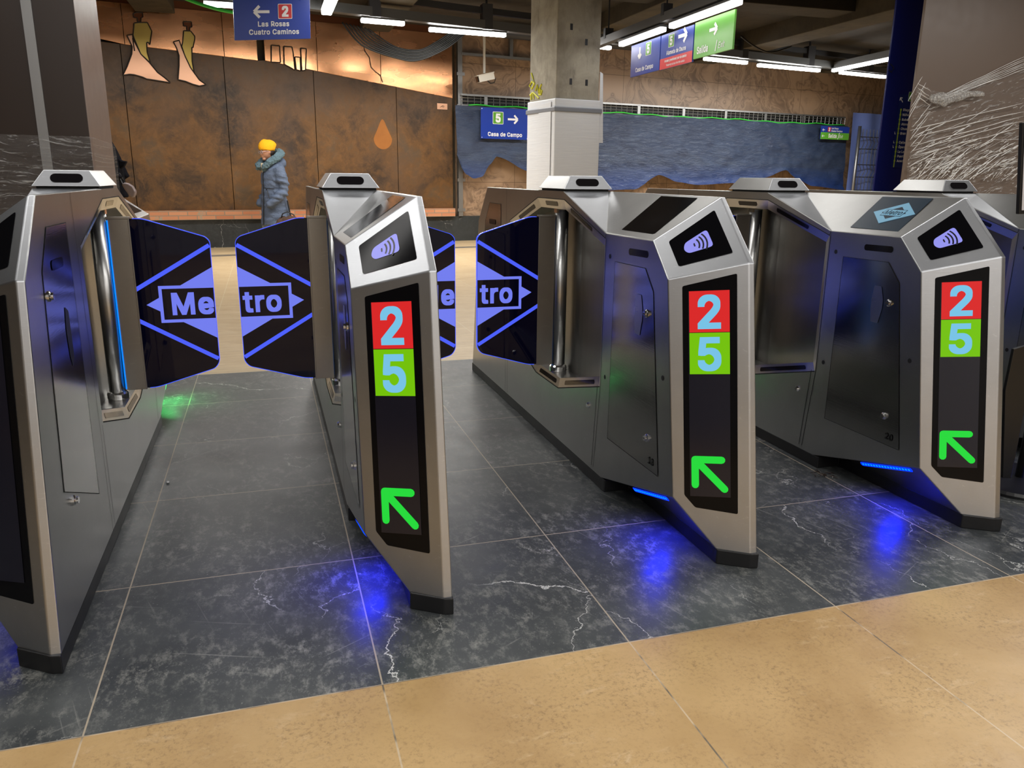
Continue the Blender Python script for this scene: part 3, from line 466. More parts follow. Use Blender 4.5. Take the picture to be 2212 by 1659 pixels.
def arrow2d(P, mb, cx, cy, L, ang, w, mi=0, h=0.0):
    """plain line arrow: shaft and two barbs, pointing along ang"""
    d = Vector((math.cos(ang), math.sin(ang))); tip = Vector((cx, cy))+d*L/2; tail = Vector((cx, cy))-d*L/2
    P.poly(mb, stroke(tail, tip-d*w*.4, w, False), mi, h)
    for s in (-1, 1):
        b = Vector((math.cos(ang+s*2.36), math.sin(ang+s*2.36))); P.poly(mb, stroke(tip+b*L*.5, tip, w, False), mi, h+.0003*(2+s))
    return mb

# ================================================================== TICKET GATE (half is modelled, the other half is the same turned by 180 degrees)
w = .0995; T = 1.03
l0 = (-w, -.56, .902); l1 = (-w, -.90, .904); l2 = (-w, -1.005, .802); l3 = (-w, -1.112, .178); l4 = (-w, -.60, .045)
D = (.085, -.955, T); Dw = (w, -.955, T); R2 = (.082, -1.13, .857); R2w = (w, -1.13, .857); R3 = (.077, -1.262, .045); R3w = (w, -1.262, .045)
Ft = (-.001, -1.205, .045); G = (-.001, -.60, .045); Sx = (.085, -.5, T); Mx = (.085, -.15, T)
Pt = (-w, -.15, T); P2 = (-w, .15, T); Qt = (-w, .955, T); Rt = (-w, 1.13, .857); St = (-w, 1.262, .045)
HX = [(-.155, 1.0), (.155, 1.0), (.555, .885), (.555, .37), (.14, .258), (-.14, .258), (-.555, .37), (-.555, .885)]
HI = [(-.143, .962), (.143, .962), (.525, .858), (.525, .398), (.128, .295), (-.128, .295), (-.525, .398), (-.525, .858)]
hx = [(-w, a, b) for a, b in HX]; hi_ = [(-w+.012, a, b) for a, b in HI]
h1, h2, h3, h4, h5, h6, h7, h8 = hx
def onplane_y(p, a, b, c):
    a, b, c = map(Vector, (a, b, c)); n = (b-a).cross(c-a); p = Vector(p); p.y += -(n.dot(p-a))/n.y; return tuple(p)
R2 = onplane_y(R2, l2, l3, R3); R2w = (w, R2[1], R2[2]); Rt = (-w, -R2[1], R2[2]); Ft = onplane_y(Ft, l2, l3, R3)
D = onplane_y(D, l1, l2, R2); Dw = (w, D[1], T); Qt = (-w, -D[1], T)
def vplane(a, b, c, org):
    a, b, c = map(Vector, (a, b, c)); n = (b-a).cross(c-a).normalized()
    if n.y > 0: n = -n
    r = Vector((0, 0, 1)).cross(n).normalized(); u = n.cross(r); return Plane2(org, r, u, .0012)
LO = vplane(l2, l3, R3, l2); UP = vplane(l1, l2, R2, l2)
def sideP(sgn=1): return Plane2((-w, 0, 0), (0, -1, 0), (0, 0, 1), .0008)   # seen from the -x side, right = towards the front
SIDE = sideP()
def sp(y, z, h=0.0): return SIDE.p(-y, z, h)

def gate_body():
    mb = MB()
    mb.poly([l0, l1, l2, l3, l4, h7, h8]); mb.poly([l0, h8, h1, Pt]); mb.poly([Pt, h1, h2, P2]); mb.poly([P2, h2, h3, Qt])
    mb.poly([Qt, h3, h4, St, Rt]); mb.poly([St, h4, h5, h6, h7, l4])
    mb.poly([D, Dw, (w, -.15, T), Mx, Sx])                                  # strip along the ridge
    mb.poly([l0, Mx, Pt], 1); mb.poly([l0, Sx, Mx], 0)                      # folded facets
    mb.poly([l0, l1, D, Sx], 0)                                             # sloping top of the nose
    mb.poly([l1, l2, R2, D], 1); mb.poly([l2, l3, Ft, R3, R2], 1)           # front faces
    mb.poly([D, R2, R2w, Dw], 1); mb.poly([R2, R3, R3w, R2w], 1)
    mb.poly([l3, l4, G, Ft], 2); mb.poly([Pt, Mx, (w, -.15, T), (w, 0, T), (-w, 0, T), ], 0)
    mb.rot180(); return mb
def seams(mb, mi):
    def line(a, b, wd=.0022):
        a = Vector((a[0], a[1])); b = Vector((b[0], b[1])); d = (b-a).normalized(); m = Vector((-d.y, d.x))*wd/2
        mb.poly([sp(*(a+m)), sp(*(b+m)), sp(*(b-m)), sp(*(a-m))], mi)
    line((-.56, .885), (-.56, .37)) ; line((-.56, .37), (-.525, .06)); line((-.535, .372), (-.508, .06))
    line((.605, T), (.605, .045)); line((.57, .365), (.57, .05))
    for a, b in zip(HX[3:6], HX[4:7]): line(a, b, .004)
    for a, b in zip(HX[:2]+HX[7:], HX[1:3]+HX[:1]): line(a, b, .003)
    line((-.56, .902), (-.555, .885))
    # top panel joint
    for y, z in ():
        pass
    return mb

GATE = empty('ticket_gate', (0, 0, 0))
b = gate_body(); body = b.build('body', ['steel', 'steel_face', 'steel_dark'], GATE, weld=.0008, bevel=.0028)
sm = MB(); seams(sm, 0); sm.rot180(); sm.build('panel_gap', ['seam'], body, fixn=False)
# kick plate
half = [(-w, 0), (-w, -.628), (-.001, -.628), (-.001, -1.214), (.0765, -1.267), (w+.001, -1.272), (w+.001, 0)]
pl = half[:-1]+[(-a, -c) for a, c in half[:-1]]; pl = [(a, c, 0.0) for a, c in pl]
MB().prism(pl, (0, 0, .046)).build('kick_plate', 'rubber', GATE, bevel=.003)
# sensor cap on the roof
cb = [(-.1, -.15), (.1, -.15), (.1, .15), (-.1, .15)]; ct = [(-.066, -.122), (.066, -.122), (.066, .122), (-.066, .122)]
mb = MB(); A = [(x, y, 1.038) for x, y in cb]; B = [(x, y, 1.088) for x, y in ct]
for i in range(4): j = (i+1) % 4; mb.poly([A[i], A[j], B[j], B[i]], 1 if i in (0, 2) else 0)
mb.poly(B); mb.poly(A[::-1]); mb.box((-.09, -.135, 1.03), (.09, .135, 1.038), 2)
cap = mb.build('sensor_cap', ['steel', 'steel_face', 'seam'], GATE, weld=.0005, bevel=.002)
for sg in (1, -1):
    Pc = Plane2((0, -.15*sg, 1.038), (sg, 0, 0), (0, .028*sg, .05), .0012); q = MB(); Pc.poly(q, rrect(-.047, .0135, .047, .044, .015))
    q.build('sensor_window', 'window', cap)
# arch trim with its sensor windows, cavity
def arch(sg):
    mb = MB()
    for i in range(8): j = (i+1) % 8; mb.poly([hx[i], hx[j], hi_[j], hi_[i]])
    o = mb if sg > 0 else None
    return mb
def flipxy(mb): mb.v = [Vector((-p.x, -p.y, p.z)) for p in mb.v]; return mb
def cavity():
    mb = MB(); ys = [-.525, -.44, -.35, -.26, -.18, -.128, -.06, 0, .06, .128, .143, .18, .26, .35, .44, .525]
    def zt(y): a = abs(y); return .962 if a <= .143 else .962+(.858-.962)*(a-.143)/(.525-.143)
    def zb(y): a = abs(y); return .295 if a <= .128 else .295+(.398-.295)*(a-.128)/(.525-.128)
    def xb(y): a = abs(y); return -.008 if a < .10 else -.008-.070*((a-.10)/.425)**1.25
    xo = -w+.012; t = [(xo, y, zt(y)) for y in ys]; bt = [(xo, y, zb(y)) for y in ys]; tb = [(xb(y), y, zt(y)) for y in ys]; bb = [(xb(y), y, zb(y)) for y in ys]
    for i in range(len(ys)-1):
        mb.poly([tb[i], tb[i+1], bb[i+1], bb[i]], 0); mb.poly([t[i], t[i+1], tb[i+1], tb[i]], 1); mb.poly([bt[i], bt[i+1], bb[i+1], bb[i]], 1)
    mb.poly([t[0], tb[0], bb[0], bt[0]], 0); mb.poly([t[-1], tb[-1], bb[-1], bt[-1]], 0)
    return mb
# windows are laid on the trim: (edge index, start, end along the edge, low, high across the band)
WINS = [(0, .27, .73), (1, .16, .70), (7, .30, .84), (4, .12, .88), (3, .12, .84), (5, .16, .88)]
for sg in (1, -1):
    mb = arch(1); 
    if sg < 0: flipxy(mb)
    tr = mb.build('arch_trim', ['steel'], GATE, weld=.0005, bevel=.0015)
    mb = cavity()
    if sg < 0: flipxy(mb)
    mb.build('gate_recess', ['steel_recess_shaded', 'steel'], GATE, weld=.0005)
    for e, s0, s1 in WINS:
        a, b_, c, d_ = map(Vector, (hx[e], hx[(e+1) % 8], hi_[(e+1) % 8], hi_[e]))
        n = (b_-a).cross(d_-a).normalized(); n = n if n.x < 0 else -n
        L = (b_-a).length; f = lambda s, t: (a*(1-s)+b_*s)*(1-t)+(d_*(1-s)+c*s)*t+n*.001
        pts = rrect(s0*L, .011, s1*L, .029, .006, 3); q = MB(); q.poly([f(x/L, y/.04) for x, y in pts])
        if sg < 0: flipxy(q)
        q.build('sensor_window', 'window', tr)
# nose furniture on both ends
def stadium(cy, cz, L, h_, ang=0.0):
    ca, sa = math.cos(ang), math.sin(ang); return [(cy+(a*ca-b_*sa), cz+(a*sa+b_*ca)) for a, b_ in rrect(-L/2, -h_/2, L/2, h_/2, h_*.45, 4)]
def put(mb, sg, *a, **k):
    if sg < 0: flipxy(mb)
    return mb.build(*a, **k)
DOOR = [(-.641, .816), (-.862, .818), (-.922, .755), (-1.018, .207), (-.64, .207)]
TOPP = Plane2(l0, (0, -1, 0), Vector(Sx)-Vector((-w, -.5, .902)), .0012)
for sg in (1, -1):
    # side door of the nose with two locks and a flush handle
    q = MB(); q.poly([sp(*p, .0006) for p in DOOR], 0)
    for i in range(5):
        a = Vector(DOOR[i]); c = Vector(DOOR[(i+1) % 5]); d_ = (c-a).normalized(); m_ = Vector((-d_.y, d_.x))*.0006
        q.poly([sp(*(a+m_), .0012), sp(*(c+m_), .0012), sp(*(c-m_), .0012), sp(*(a-m_), .0012)], 1)
    door = put(q, sg, 'access_door', ['steel_door', 'seam'], GATE, fixn=False)
    q = MB(); q.poly([sp(*p, .0022) for p in rpoly([(-.815, .735), (-.848, .735), (-.862, .69), (-.862, .66), (-.85, .61), (-.815, .61), (-.808, .66), (-.808, .69)], .004)])
    put(q, sg, 'flush_handle', 'steel', door)
    for yy, zz in ((-.89, .685), (-.934, .303)):
        q = MB(); c = Vector((-w, yy, zz))
        q.rings([[c+Vector((-hh, r*math.cos(t), r*math.sin(t))) for t in [2*math.pi*i/14 for i in range(14)]] for r, hh in ((.0125, 0), (.0125, .004), (.0085, .006), (.0085, .012))])
        q.box((-.0125, -.0055, -.0016), (-.0112, .0055, .0016), 1, None, c)
        put(q, sg, 'door_lock', ['chrome', 'seam'], door, smooth=False)
    q = MB(); q.poly([sp(*p) for p in stadium(-.808, .859, .135, .021, -.02)]); put(q, sg, 'sensor_slot', 'window', GATE)
    for yy, zz in ((-.598, .829), (-.597, .415), (-1.01, .513)):
        q = MB(); q.poly([sp(yy+.008*math.cos(t), zz+.008*math.sin(t)) for t in [2*math.pi*i/16 for i in range(16)]]); put(q, sg, 'screw_hole', 'soft_black', GATE)
    q = MB(); c = Vector((-w, -.467, .278)); q.rings([[c+Vector((-hh, r*math.cos(t), r*math.sin(t))) for t in [2*math.pi*i/12 for i in range(12)]] for r, hh in ((.011, 0), (.011, .004), (.007, .01))]); put(q, sg, 'side_lock', 'chrome', GATE)
    # rear side plate (slot, display flap)
    
    q = MB(); q.poly([sp(*p, .0004) for p in [(.70, .80), (.70, .955), (.90, .955), (.985, .86), (1.06, .35), (.72, .21)]], 0)
    DR = [(.70, .80), (.70, .955), (.90, .955), (.985, .86), (1.06, .35), (.72, .21)]
    for i in range(6):
        a = Vector(DR[i]); c = Vector(DR[(i+1) % 6]); d_ = (c-a).normalized(); m_ = Vector((-d_.y, d_.x))*.001
        q.poly([sp(*(a+m_), .001), sp(*(c+m_), .001), sp(*(c-m_), .001), sp(*(a-m_), .001)], 1)
    door2 = put(q, sg, 'rear_door', ['steel_door', 'seam'], GATE, fixn=False)
    q = MB(); q.poly([sp(*p, .0022) for p in stadium(.845, .864, .115, .024)]); put(q, sg, 'sensor_slot', 'window', door2)
    for yy, zz in ((.96, .80), (.99, .30)):
        q = MB(); c = Vector((-w, yy, zz)); q.rings([[c+Vector((-hh, r*math.cos(t), r*math.sin(t))) for t in [2*math.pi*i/14 for i in range(14)]] for r, hh in ((.0125, 0), (.0125, .004), (.0085, .006), (.0085, .012))]); put(q, sg, 'door_lock', 'chrome', door2)
    q = MB(); q.poly([sp(*p, .0016) for p in rpoly([(.80, .74), (.83, .755), (.845, .70), (.84, .63), (.825, .60), (.80, .62)], .004)]); put(q, sg, 'flush_handle', 'soft_black', door2)
    # card reader
    q = MB(); UP.poly(q, rpoly([(-.026, .125), (.022, .044), (.165, .099), (.085, .238)], .007)); rd = put(q, sg, 'card_reader', 'reader_glass', GATE)
    q = MB(); UP.poly(q, rpoly([(.042, .088), (.108, .117), (.076, .171), (.022, .120), (.026, .097)], .012), 0, .001)
    ax = Vector((.0585, .0295)).normalized(); ay = Vector((-ax.y, ax.x)); c0 = Vector((.040, .110))
    for k, r in enumerate((.016, .027, .038)):
        pts = []; n_ = 8; wd = .0024; sp_ = math.radians(34)
        for i in range(n_+1): t = -sp_+2*sp_*i/n_; pts.append(c0+(ax*math.cos(t)+ay*math.sin(t))*(r+.012+wd))
        for i in range(n_, -1, -1): t = -sp_+2*sp_*i/n_; pts.append(c0+(ax*math.cos(t)+ay*math.sin(t))*(r+.012-wd))
        UP.poly(q, [tuple(p) for p in pts], 1, .002)
    UP.poly(q, stroke(c0+ax*.014-ay*.004, c0+ax*.014+ay*.004, .0045), 1, .002)
    put(q, sg, 'contactless_symbol', ['lilac', 'dark_mark'], rd, fixn=False)
    # tall display
    q = MB(); LO.poly(q, rpoly([(.042, -.017), (.096, -.618), (.130, -.651), (.250, -.654), (.189, .026)], .005)); dp = put(q, sg, 'display_panel', 'black_glass', GATE)
    th = math.radians(5.2); DS = Plane2(LO.p(.0605, -.029), LO.r*math.cos(th)+LO.u*math.sin(th), -LO.r*math.sin(th)+LO.u*math.cos(th), .0012)
    q = MB(); DS.rect(q, -.001, -.592, .1125, -.002, 0, .0003); put(q, sg, 'screen', 'lcd', dp)
    q = MB(); DS.rect(q, .0015, -.118, .1125, -.0015, 0, .001); DS.text(q, '2', .057, -.105, .089, 1, .002, bold=.023, align='C', sx=1.0); put(q, sg, 'line_tile', ['red_tile', 'digit'], dp, fixn=False)
    q = MB(); DS.rect(q, .0015, -.237, .1125, -.1195, 0, .001); DS.text(q, '5', .057, -.2235, .089, 1, .002, bold=.023, align='C', sx=1.0); put(q, sg, 'line_tile', ['green_tile', 'digit'], dp, fixn=False)
    q = MB(); W2 = .021; DS.poly(q, stroke((.014, -.484), (.088, -.484), W2), 0, .001); DS.poly(q, stroke((.014, -.484), (.014, -.558), W2), 0, .0013); DS.poly(q, stroke((.018, -.488), (.096, -.568), W2), 0, .0016); put(q, sg, 'direction_arrow', 'arrow_green', dp, fixn=False)
    # display on the sloping top
    def tp(x, y, h=0.0): z = .902+(x+w)*(.128/.1845); return Vector((x, y, z))+Vector((-.563, .0, .826))*(.0012+h)
    q = MB(); q.poly([tp(.076, -.60), tp(.076, -.835), tp(-.077, -.862), tp(-.077, -.632)]); ts = put(q, sg, 'top_display', 'black_glass', GATE)
    # blue light bar under the nose (green at the far end)
    a = Vector(l3)+Vector((0, 0, 0)); e1 = (Vector(l4)-Vector(l3)).normalized(); nn = (Vector(l4)-Vector(l3)).cross(Vector(Ft)-Vector(l3)).normalized(); nn = nn if nn.z < 0 else -nn
    e2 = nn.cross(e1); e2 = e2 if e2.x > 0 else -e2
    LB = Plane2(Vector(l3)+e1*.035+e2*.012, e1, e2, 0); s_ = 1 if LB.n.dot(nn) > 0 else -1
    q = MB(); LB.poly(q, rrect(0, -.009, .24, .009, .008), 0, .002*s_)
    if sg > 0:
        for i in range(17): LB.poly(q, [(.014+i*.0133+.0042*math.cos(t), .0042*math.sin(t)) for t in [2*math.pi*j/8 for j in range(8)]], 1, .003*s_)
    put(q, sg, 'light_bar', ['led_blue', 'led_dot'] if sg > 0 else ['led_green', 'led_green'], GATE, fixn=False)

# flap doors: post, arm, glass leaf with the etched emblem
def flap(sg):
    P0 = (-.050, 0, 0)
    mb = MB().lathe([(.028, .296), (.028, .956)], P0, 24); 
    if sg < 0: flipxy(mb)
    post = mb.build('flap_post', 'steel', GATE, smooth=False)
    for p in post.data.polygons: p.use_smooth = abs(p.normal.z) < .5
    q = MB().lathe([(.036, .296), (.037, .316), (.033, .322), (.0285, .324)], P0, 28); put(q, sg, 'post_collar', 'chrome', post); q = MB().box((-.078, -.02, .945), (-.04, .012, .962)); put(q, sg, 'top_bracket', 'chrome', post)
    q = MB(); q.box((-.146, -.008, .325), (-.079, .008, .932)); q.box((-.150, -.012, .928), (-.076, .012, .936), 0); q.box((-.149, -.010, .325), (-.144, .010, .932), 0)
    arm = put(q, sg, 'flap_arm', 'steel_dark', GATE, bevel=.001)
    q = MB(); q.box((-.082, .0085, .330), (-.078, .0125, .924)); put(q, sg, 'edge_light', 'blue_line', arm)
    out = [(-.140, .328), (-.185, .330), (-.386, .388), (-.4025, .412), (-.4025, .850), (-.388, .866), (-.187, .930), (-.140, .930)]
    out = rpoly(out, .018, 4)
    q = MB(); q.prism([(x, -.006, z) for x, z in out], (0, .012, 0), 0, 0)
    leaf = put(q, sg, 'flap_leaf', ['flap', 'flap_edge'], GATE)
    n_ = len(out); q = MB()
    for i in range(n_):
        j = (i+1) % n_; a = Vector(out[i]); c = Vector(out[j])
        if a.x > -.16 and c.x > -.16: continue
        d_ = (c-a); 
        if d_.length < 1e-5: continue
        d_.normalize(); m_ = Vector((-d_.y, d_.x)); m_ = m_ if m_.dot(Vector((-.27, .63))-a) < 0 else -m_
        for y in (-.0066, .0066): q.poly([(a.x+m_.x*.0, y, a.y+m_.y*.0), (c.x, y, c.y), (c.x-m_.x*.0016, y, c.y-m_.y*.0016), (a.x-m_.x*.0016, y, a.y-m_.y*.0016)])
        q.poly([(a.x+m_.x*.0006, -.0066, a.y+m_.y*.0006), (c.x+m_.x*.0006, -.0066, c.y+m_.y*.0006), (c.x+m_.x*.0006, .0066, c.y+m_.y*.0006), (a.x+m_.x*.0006, .0066, a.y+m_.y*.0006)])
    put(q, sg, 'lit_edge', 'flap_edge', leaf, fixn=False)
    Z0 = .630
    q = MB()
    for side in (-1, 1):
        # side -1: looked at from -y, image right = +x, the lane centre is at the left edge (shows the right half, "tro");  side +1: from +y, the lane centre is at its right edge ("Me")
        Pf = Plane2((-.4465, side*.0066, Z0), (1 if side < 0 else -1, 0, 0), (0, 0, 1), 0); sx_ = 1 if side < 0 else -1
        X = lambda p: p*sx_
        def pl_(pts, mi, h): Pf.poly(q, [(X(a), b_) for a, b_ in (pts if sx_ > 0 else pts[::-1])], mi, h)
        e = .0445
        for s in (1, -1):
            t3 = [(e, s*.066), (.155, s*.066), (e, s*.154*(1-e/.2715))]; pl_(t3 if s > 0 else t3[::-1], 0, .0)
            a = Vector((e+.003, s*.206)); c = Vector((.306, s*.052)); dd = (c-a).normalized(); mm = Vector((-dd.y, dd.x))*.0072
            pts = [(a.x-mm.x, a.y-mm.y), (c.x-mm.x, c.y-mm.y), (c.x+mm.x, c.y+mm.y), (a.x+mm.x, a.y+mm.y)]; pl_(pts, 1, .0003)
        for r_ in ([(e, .055), (.2285, .055), (.2285, .066), (e, .066)], [(e, -.066), (.2285, -.066), (.2285, -.055), (e, -.055)], [(.2175, -.055), (.2285, -.055), (.2285, .055), (.2175, .055)]): pl_(r_, 0, .0002)
        pl_([(.2285, -.0244), (.2715, 0), (.2285, .0244)], 0, .0001)
        if side < 0: Pf.text(q, 'tro', .055, -.036, .074, 0, .0004, bold=.026, align='L', sx=.95)
        else: Pf.text(q, 'Me', -.048, -.036, .074, 0, .0004, bold=.026, align='R', sx=.95)
    put(q, sg, 'etched_emblem', ['flap_blue', 'flap_line'], leaf, fixn=False)
for sg in (1, -1): flap(sg)

# ---- five gates in a row
CX = [-.5955, .294, 1.1875, 2.082, 2.9755]; CYG = 3.03
LAB = ['steel ticket gate at the left edge, its right side and open-hinged black flap showing',
       'steel ticket gate with 2 and 5 display between the two lanes with black flaps',
       'steel ticket gate numbered 18, its left side and door facing the wide middle lane',
       'steel ticket gate numbered 20 with a pale diamond emblem on its top screen',
       'steel ticket gate at the right edge, mostly hidden behind gate 20']
gates = []
for i, x in enumerate(CX):
    g_ = GATE if i == 0 else copy_tree(GATE)
    g_.location = (x, CYG, 0); gates.append(g_)
    tag(g_, LAB[i], 'ticket gate', 'row of ticket gates')
def child(o, n, k=0): return [c for c in o.children if c.name.split('.')[0] == n][k]
# the first gate shows a dark, blank display
dp0 = child(gates[0], 'display_panel')
for c in list(dp0.children):
    if c.name.split('.')[0] in ('line_tile', 'direction_arrow'): bpy.data.objects.remove(c)
# printed numbers on two doors, emblem on one top screen
for gi, s_ in ((2, '18'), (3, '20')):
    q = MB(); Pn = Plane2((-w, 0, 0), (0, -1, 0), (0, 0, 1), .003); Pn.text(q, s_, .968, .228, .021, bold=.016, align='C'); q.build('printed_number', 'num', child(gates[gi], 'access_door'), fixn=False)
TD = child(gates[3], 'top_display')
q = MB(); tpd = lambda a, b_, h=0.0: Vector((a, b_, .902+(a+w)*(.128/.1845)))+Vector((-.563, 0, .826))*(.0022+h)
TE = Plane2(tpd(.0005, -.748), (0.0, -1, 0), (.826, 0, .563), 0)
tri = Plane2(TE.o, TE.r*math.cos(.10)+TE.u*math.sin(.10)*1, TE.u*math.cos(.10)-TE.r*math.sin(.10), 0)
tri = TE
q.poly([tpd(.076, -.60, -.0005), tpd(.076, -.835, -.0005), tpd(-.077, -.862, -.0005), tpd(-.077, -.632, -.0005)], 2)
tri.poly(q, [(-.097, .0), (-.008, -.062), (.097, 0), (.008, .062)], 0, .0005)
tri.poly(q, [(-.056, .0), (-.004, -.036), (.056, 0), (.004, .036)], 1, .0009)
tri.rect(q, -.048, -.019, .048, .019, 1, .0012); tri.rect(q, -.0455, -.0165, .0455, .0165, 0, .0015)
tri.text(q, 'Metro', 0, -.011, .023, 1, .0019, bold=.012, align='C', sx=.92, slant=.12)
q.build('screen_emblem', ['emblem', 'lcd_on', 'lcd_on'], TD, fixn=False)

# ================================================================== SETTING
struct('floor', MB().poly([(-9, -6, 0), (19, -6, 0), (19, 20, 0), (-9, 20, 0)]), 'floor')
TH = math.radians(10.0); WD = Vector((math.cos(TH), math.sin(TH), 0)); WN = Vector((math.sin(TH), -math.cos(TH), 0)); W0 = Vector((0, 13.05, 0))
def wp(s, z, off=0.0): return W0+WD*s+WN*off+Vector((0, 0, z))
def onwall(u, v, off=0.0):
    d = ray(u, v); o = W0+WN*off; t = (o-CAMP).dot(WN)/d.dot(WN); p = CAMP+d*t; return ((p-W0).dot(WD), p.z)
def wbox(mb, s0, s1, z0, z1, o0, o1, mi=0):
    k = len(mb.v); mb.v += [wp(s, z, o) for o in (o1, o0) for s, z in ((s0, z0), (s1, z0), (s1, z1), (s0, z1))]
    for f in ((0, 1, 2, 3), (4, 7, 6, 5), (0, 4, 5, 1), (1, 5, 6, 2), (2, 6, 7, 3), (3, 7, 4, 0)): mb.f.append(tuple(k+i for i in f)); mb.mi.append(mi)
    return mb
CEIL = 3.42
q = MB(); wbox(q, 3.24, 17, 0.42, CEIL, -.25, -.02); struct('wall_back', q, 'marble')
q = MB(); wbox(q, -9, 3.24, 0.42, CEIL, -.25, -.10); struct('wall_backing', q, 'beam')
q = MB(); wbox(q, -9, 17, 0, .42, -.25, .02, 0); struct('baseboard_back', q, 'plinth')
q = MB(); wbox(q, -3.2, 3.16, .42, .55, -.10, -.015, 0)
bk = MB().box((0, -.085, 0), (6.36, 0, .135)); o = bk.build('trim_1', 'brick'); o.location = wp(-3.2, .42, .0); o.rotation_euler = (0, 0, TH); o['kind'] = 'structure'
struct('ceiling', MB().poly([(-9, -6, CEIL), (19, -6, CEIL), (19, 20, CEIL), (-9, 20, CEIL)]), 'ceiling')
q = MB().box((-9, -6, 0), (-8.8, 20, CEIL)); struct('wall_left', q, 'beige_wall'); q = MB().box((18.8, -6, 0), (19, 20, CEIL)); struct('wall_right', q, 'beige_wall')
q = MB().box((-8.8, -6, 0), (18.8, -5.8, CEIL)); struct('wall_front', q, 'pale_wall')
for i, (x0, x1, y0, y1, z0) in enumerate([(-1.5, -1.0, 6.4, 12.6, 3.20), (1.55, 2.0, 6.4, 13, 3.20), (4.9, 5.4, 6.4, 13.6, 3.20), (7.7, 8.2, 6.4, 14, 3.16), (11.0, 11.5, 6.4, 14.6, 3.20)]):
    struct('beam', MB().box((x0, y0, z0), (x1, y1, CEIL+.02)), 'beam', bevel=.01)
for y in (9.6,): struct('beam', MB().box((-8, y, 3.26), (18, y+.5, CEIL+.02)), 'ceiling', bevel=.01)

# -------------------------------------------------- mural of steel and copper sheets
bnd = [(-3.2, 3.03), (-2.03, 2.81), (.05, 2.71), (.13, 2.72), (.68, 2.65), (3.16, 2.34)]
def zb(s):
    for (a, za), (b_, zb_) in zip(bnd, bnd[1:]):
        if a <= s <= b_: return za+(zb_-za)*(s-a)/(b_-a)
    return bnd[-1][1]
MU = empty('metal_mural', wp(0, .55, 0), 'rusted steel and copper mural covering the far wall behind the walking person', 'mural')
def mpart(mb, name, mats, **k):
    mb.v = [v-MU.location for v in mb.v]; return mb.build(name, mats, k.pop('parent', MU), **k)
SEAMS = [-3.2, -1.78, -.44, .86, 2.18, 3.16]
for a, b_ in zip(SEAMS, SEAMS[1:]):
    q = MB(); top = [(b_-.004, zb(b_))]+[(s, z) for s, z in bnd[::-1] if a < s < b_]+[(a+.004, zb(a))]
    pts = [(a+.004, .55), (b_-.004, .55)]+top; q.prism([wp(s, z, 0) for s, z in pts], WN*-.03); mpart(q, 'rusted_panel', 'rust', bevel=.003)
CS = [-3.2, -1.72, -.42, .05, .15, 1.93-1.0, 1.93, 3.16]
for k, (a, b_) in enumerate(zip(CS, CS[1:])):
    if k == 3: continue
    top = 3.30 if b_ < .6 else 3.30
    q = MB(); lo_ = [(a+.003, zb(a)), (b_-.003, zb(b_))]; hiz = 3.32
    q.prism([wp(s, z, .012) for s, z in lo_+[(b_-.003, hiz), (a+.003, hiz)]], WN*-.03); mpart(q, 'copper_panel', 'copper', bevel=.003)
q = MB(); wbox(q, -3.2, 3.16, 3.32, CEIL, -.05, .0); mpart(q, 'top_panel', 'copper_dark')
# wavy cut line in the copper
q = MB(); q.tube([wp(*onwall(u, v), .02) for u, v in ((784, 97), (788, 112), (797, 124), (801, 146), (811, 156), (820, 162), (826, 178))], .006, 5); mpart(q, 'cut_line', 'outline')
# plaque
a = onwall(944, 223); c = onwall(966, 237); q = MB(); wbox(q, a[0], c[0], c[1], a[1], 0, .008); pq = mpart(q, 'signature_plaque', 'pink_copper')
q = MB()
for i in range(3):
    s0 = a[0]+.05; q.tube([wp(s0+.03*j+.01*i, c[1]+.03+.018*(1 if j % 2 else 0)+.008*i, .011) for j in range(3)], .0022, 4)
q.v = [v-MU.location for v in q.v]; q.build('signature', 'outline', pq)
# drop shaped stain plate
cx_, cz_ = 1.935, 1.68; pts = []
for i in range(28):
    t = 2*math.pi*i/28; r = .155; x = r*math.sin(t)*(1-.42*max(0, math.cos(t))**1.2); z = r*1.05*math.cos(t)+(.14*max(0, math.cos(t))**3); pts.append((cx_+x, cz_+z-.02))
q = MB(); q.poly([wp(s, z, .003) for s, z in pts]); m = NT('warm_rust'); m.set(Base_Color=m.mix(m.noise(m.pos, 6, 5), srgb(150, 92, 34), srgb(176, 112, 48)), Roughness=.6, Metallic=.2); MT['warm_rust'] = m.m; mpart(q, 'drop_inlay', 'warm_rust')
# two robed figures cut from sheet metal
def figure(c0, dic, x0):
    F_ = lambda a, b_: onwall(c0[0]+a*.31646, c0[1]+b*.31646) if False else onwall(a*.31646, b_*.31646)
    grp = None
    for name, mat_, pts in dic:
        P = [F_(*p) for p in pts]; q = MB(); q.prism([wp(s, z, .028) for s, z in P], WN*-.016, 0)
        n = len(P)
        for i in range(n):
            j = (i+1) % n; q.tube([wp(*P[i], .029), wp(*P[j], .029)], .0085, 5, 1)
        r = mpart(q, name, [mat_, 'outline'], parent=MU)
figure((0, 0), [
 ('figure_head', 'copper_dark', [(908, 95), (935, 86), (970, 88), (976, 118), (962, 124), (960, 152), (938, 152), (936, 124), (912, 122)]),
 ('figure_skirt', 'pink_copper', [(866, 243), (905, 237), (910, 300), (918, 350), (905, 262), (960, 370), (1020, 430), (1075, 497), (1120, 530), (1162, 566), (1080, 552), (1000, 540), (975, 528), (920, 512), (885, 508), (838, 515), (870, 450), (900, 370), (903, 320)]),
 ('figure_body', 'brass', [(915, 160), (945, 156), (1005, 156), (1035, 215), (1022, 306), (1012, 290), (1000, 292), (1004, 360), (1025, 430), (960, 370), (915, 262), (908, 240), (912, 200)])], 0)
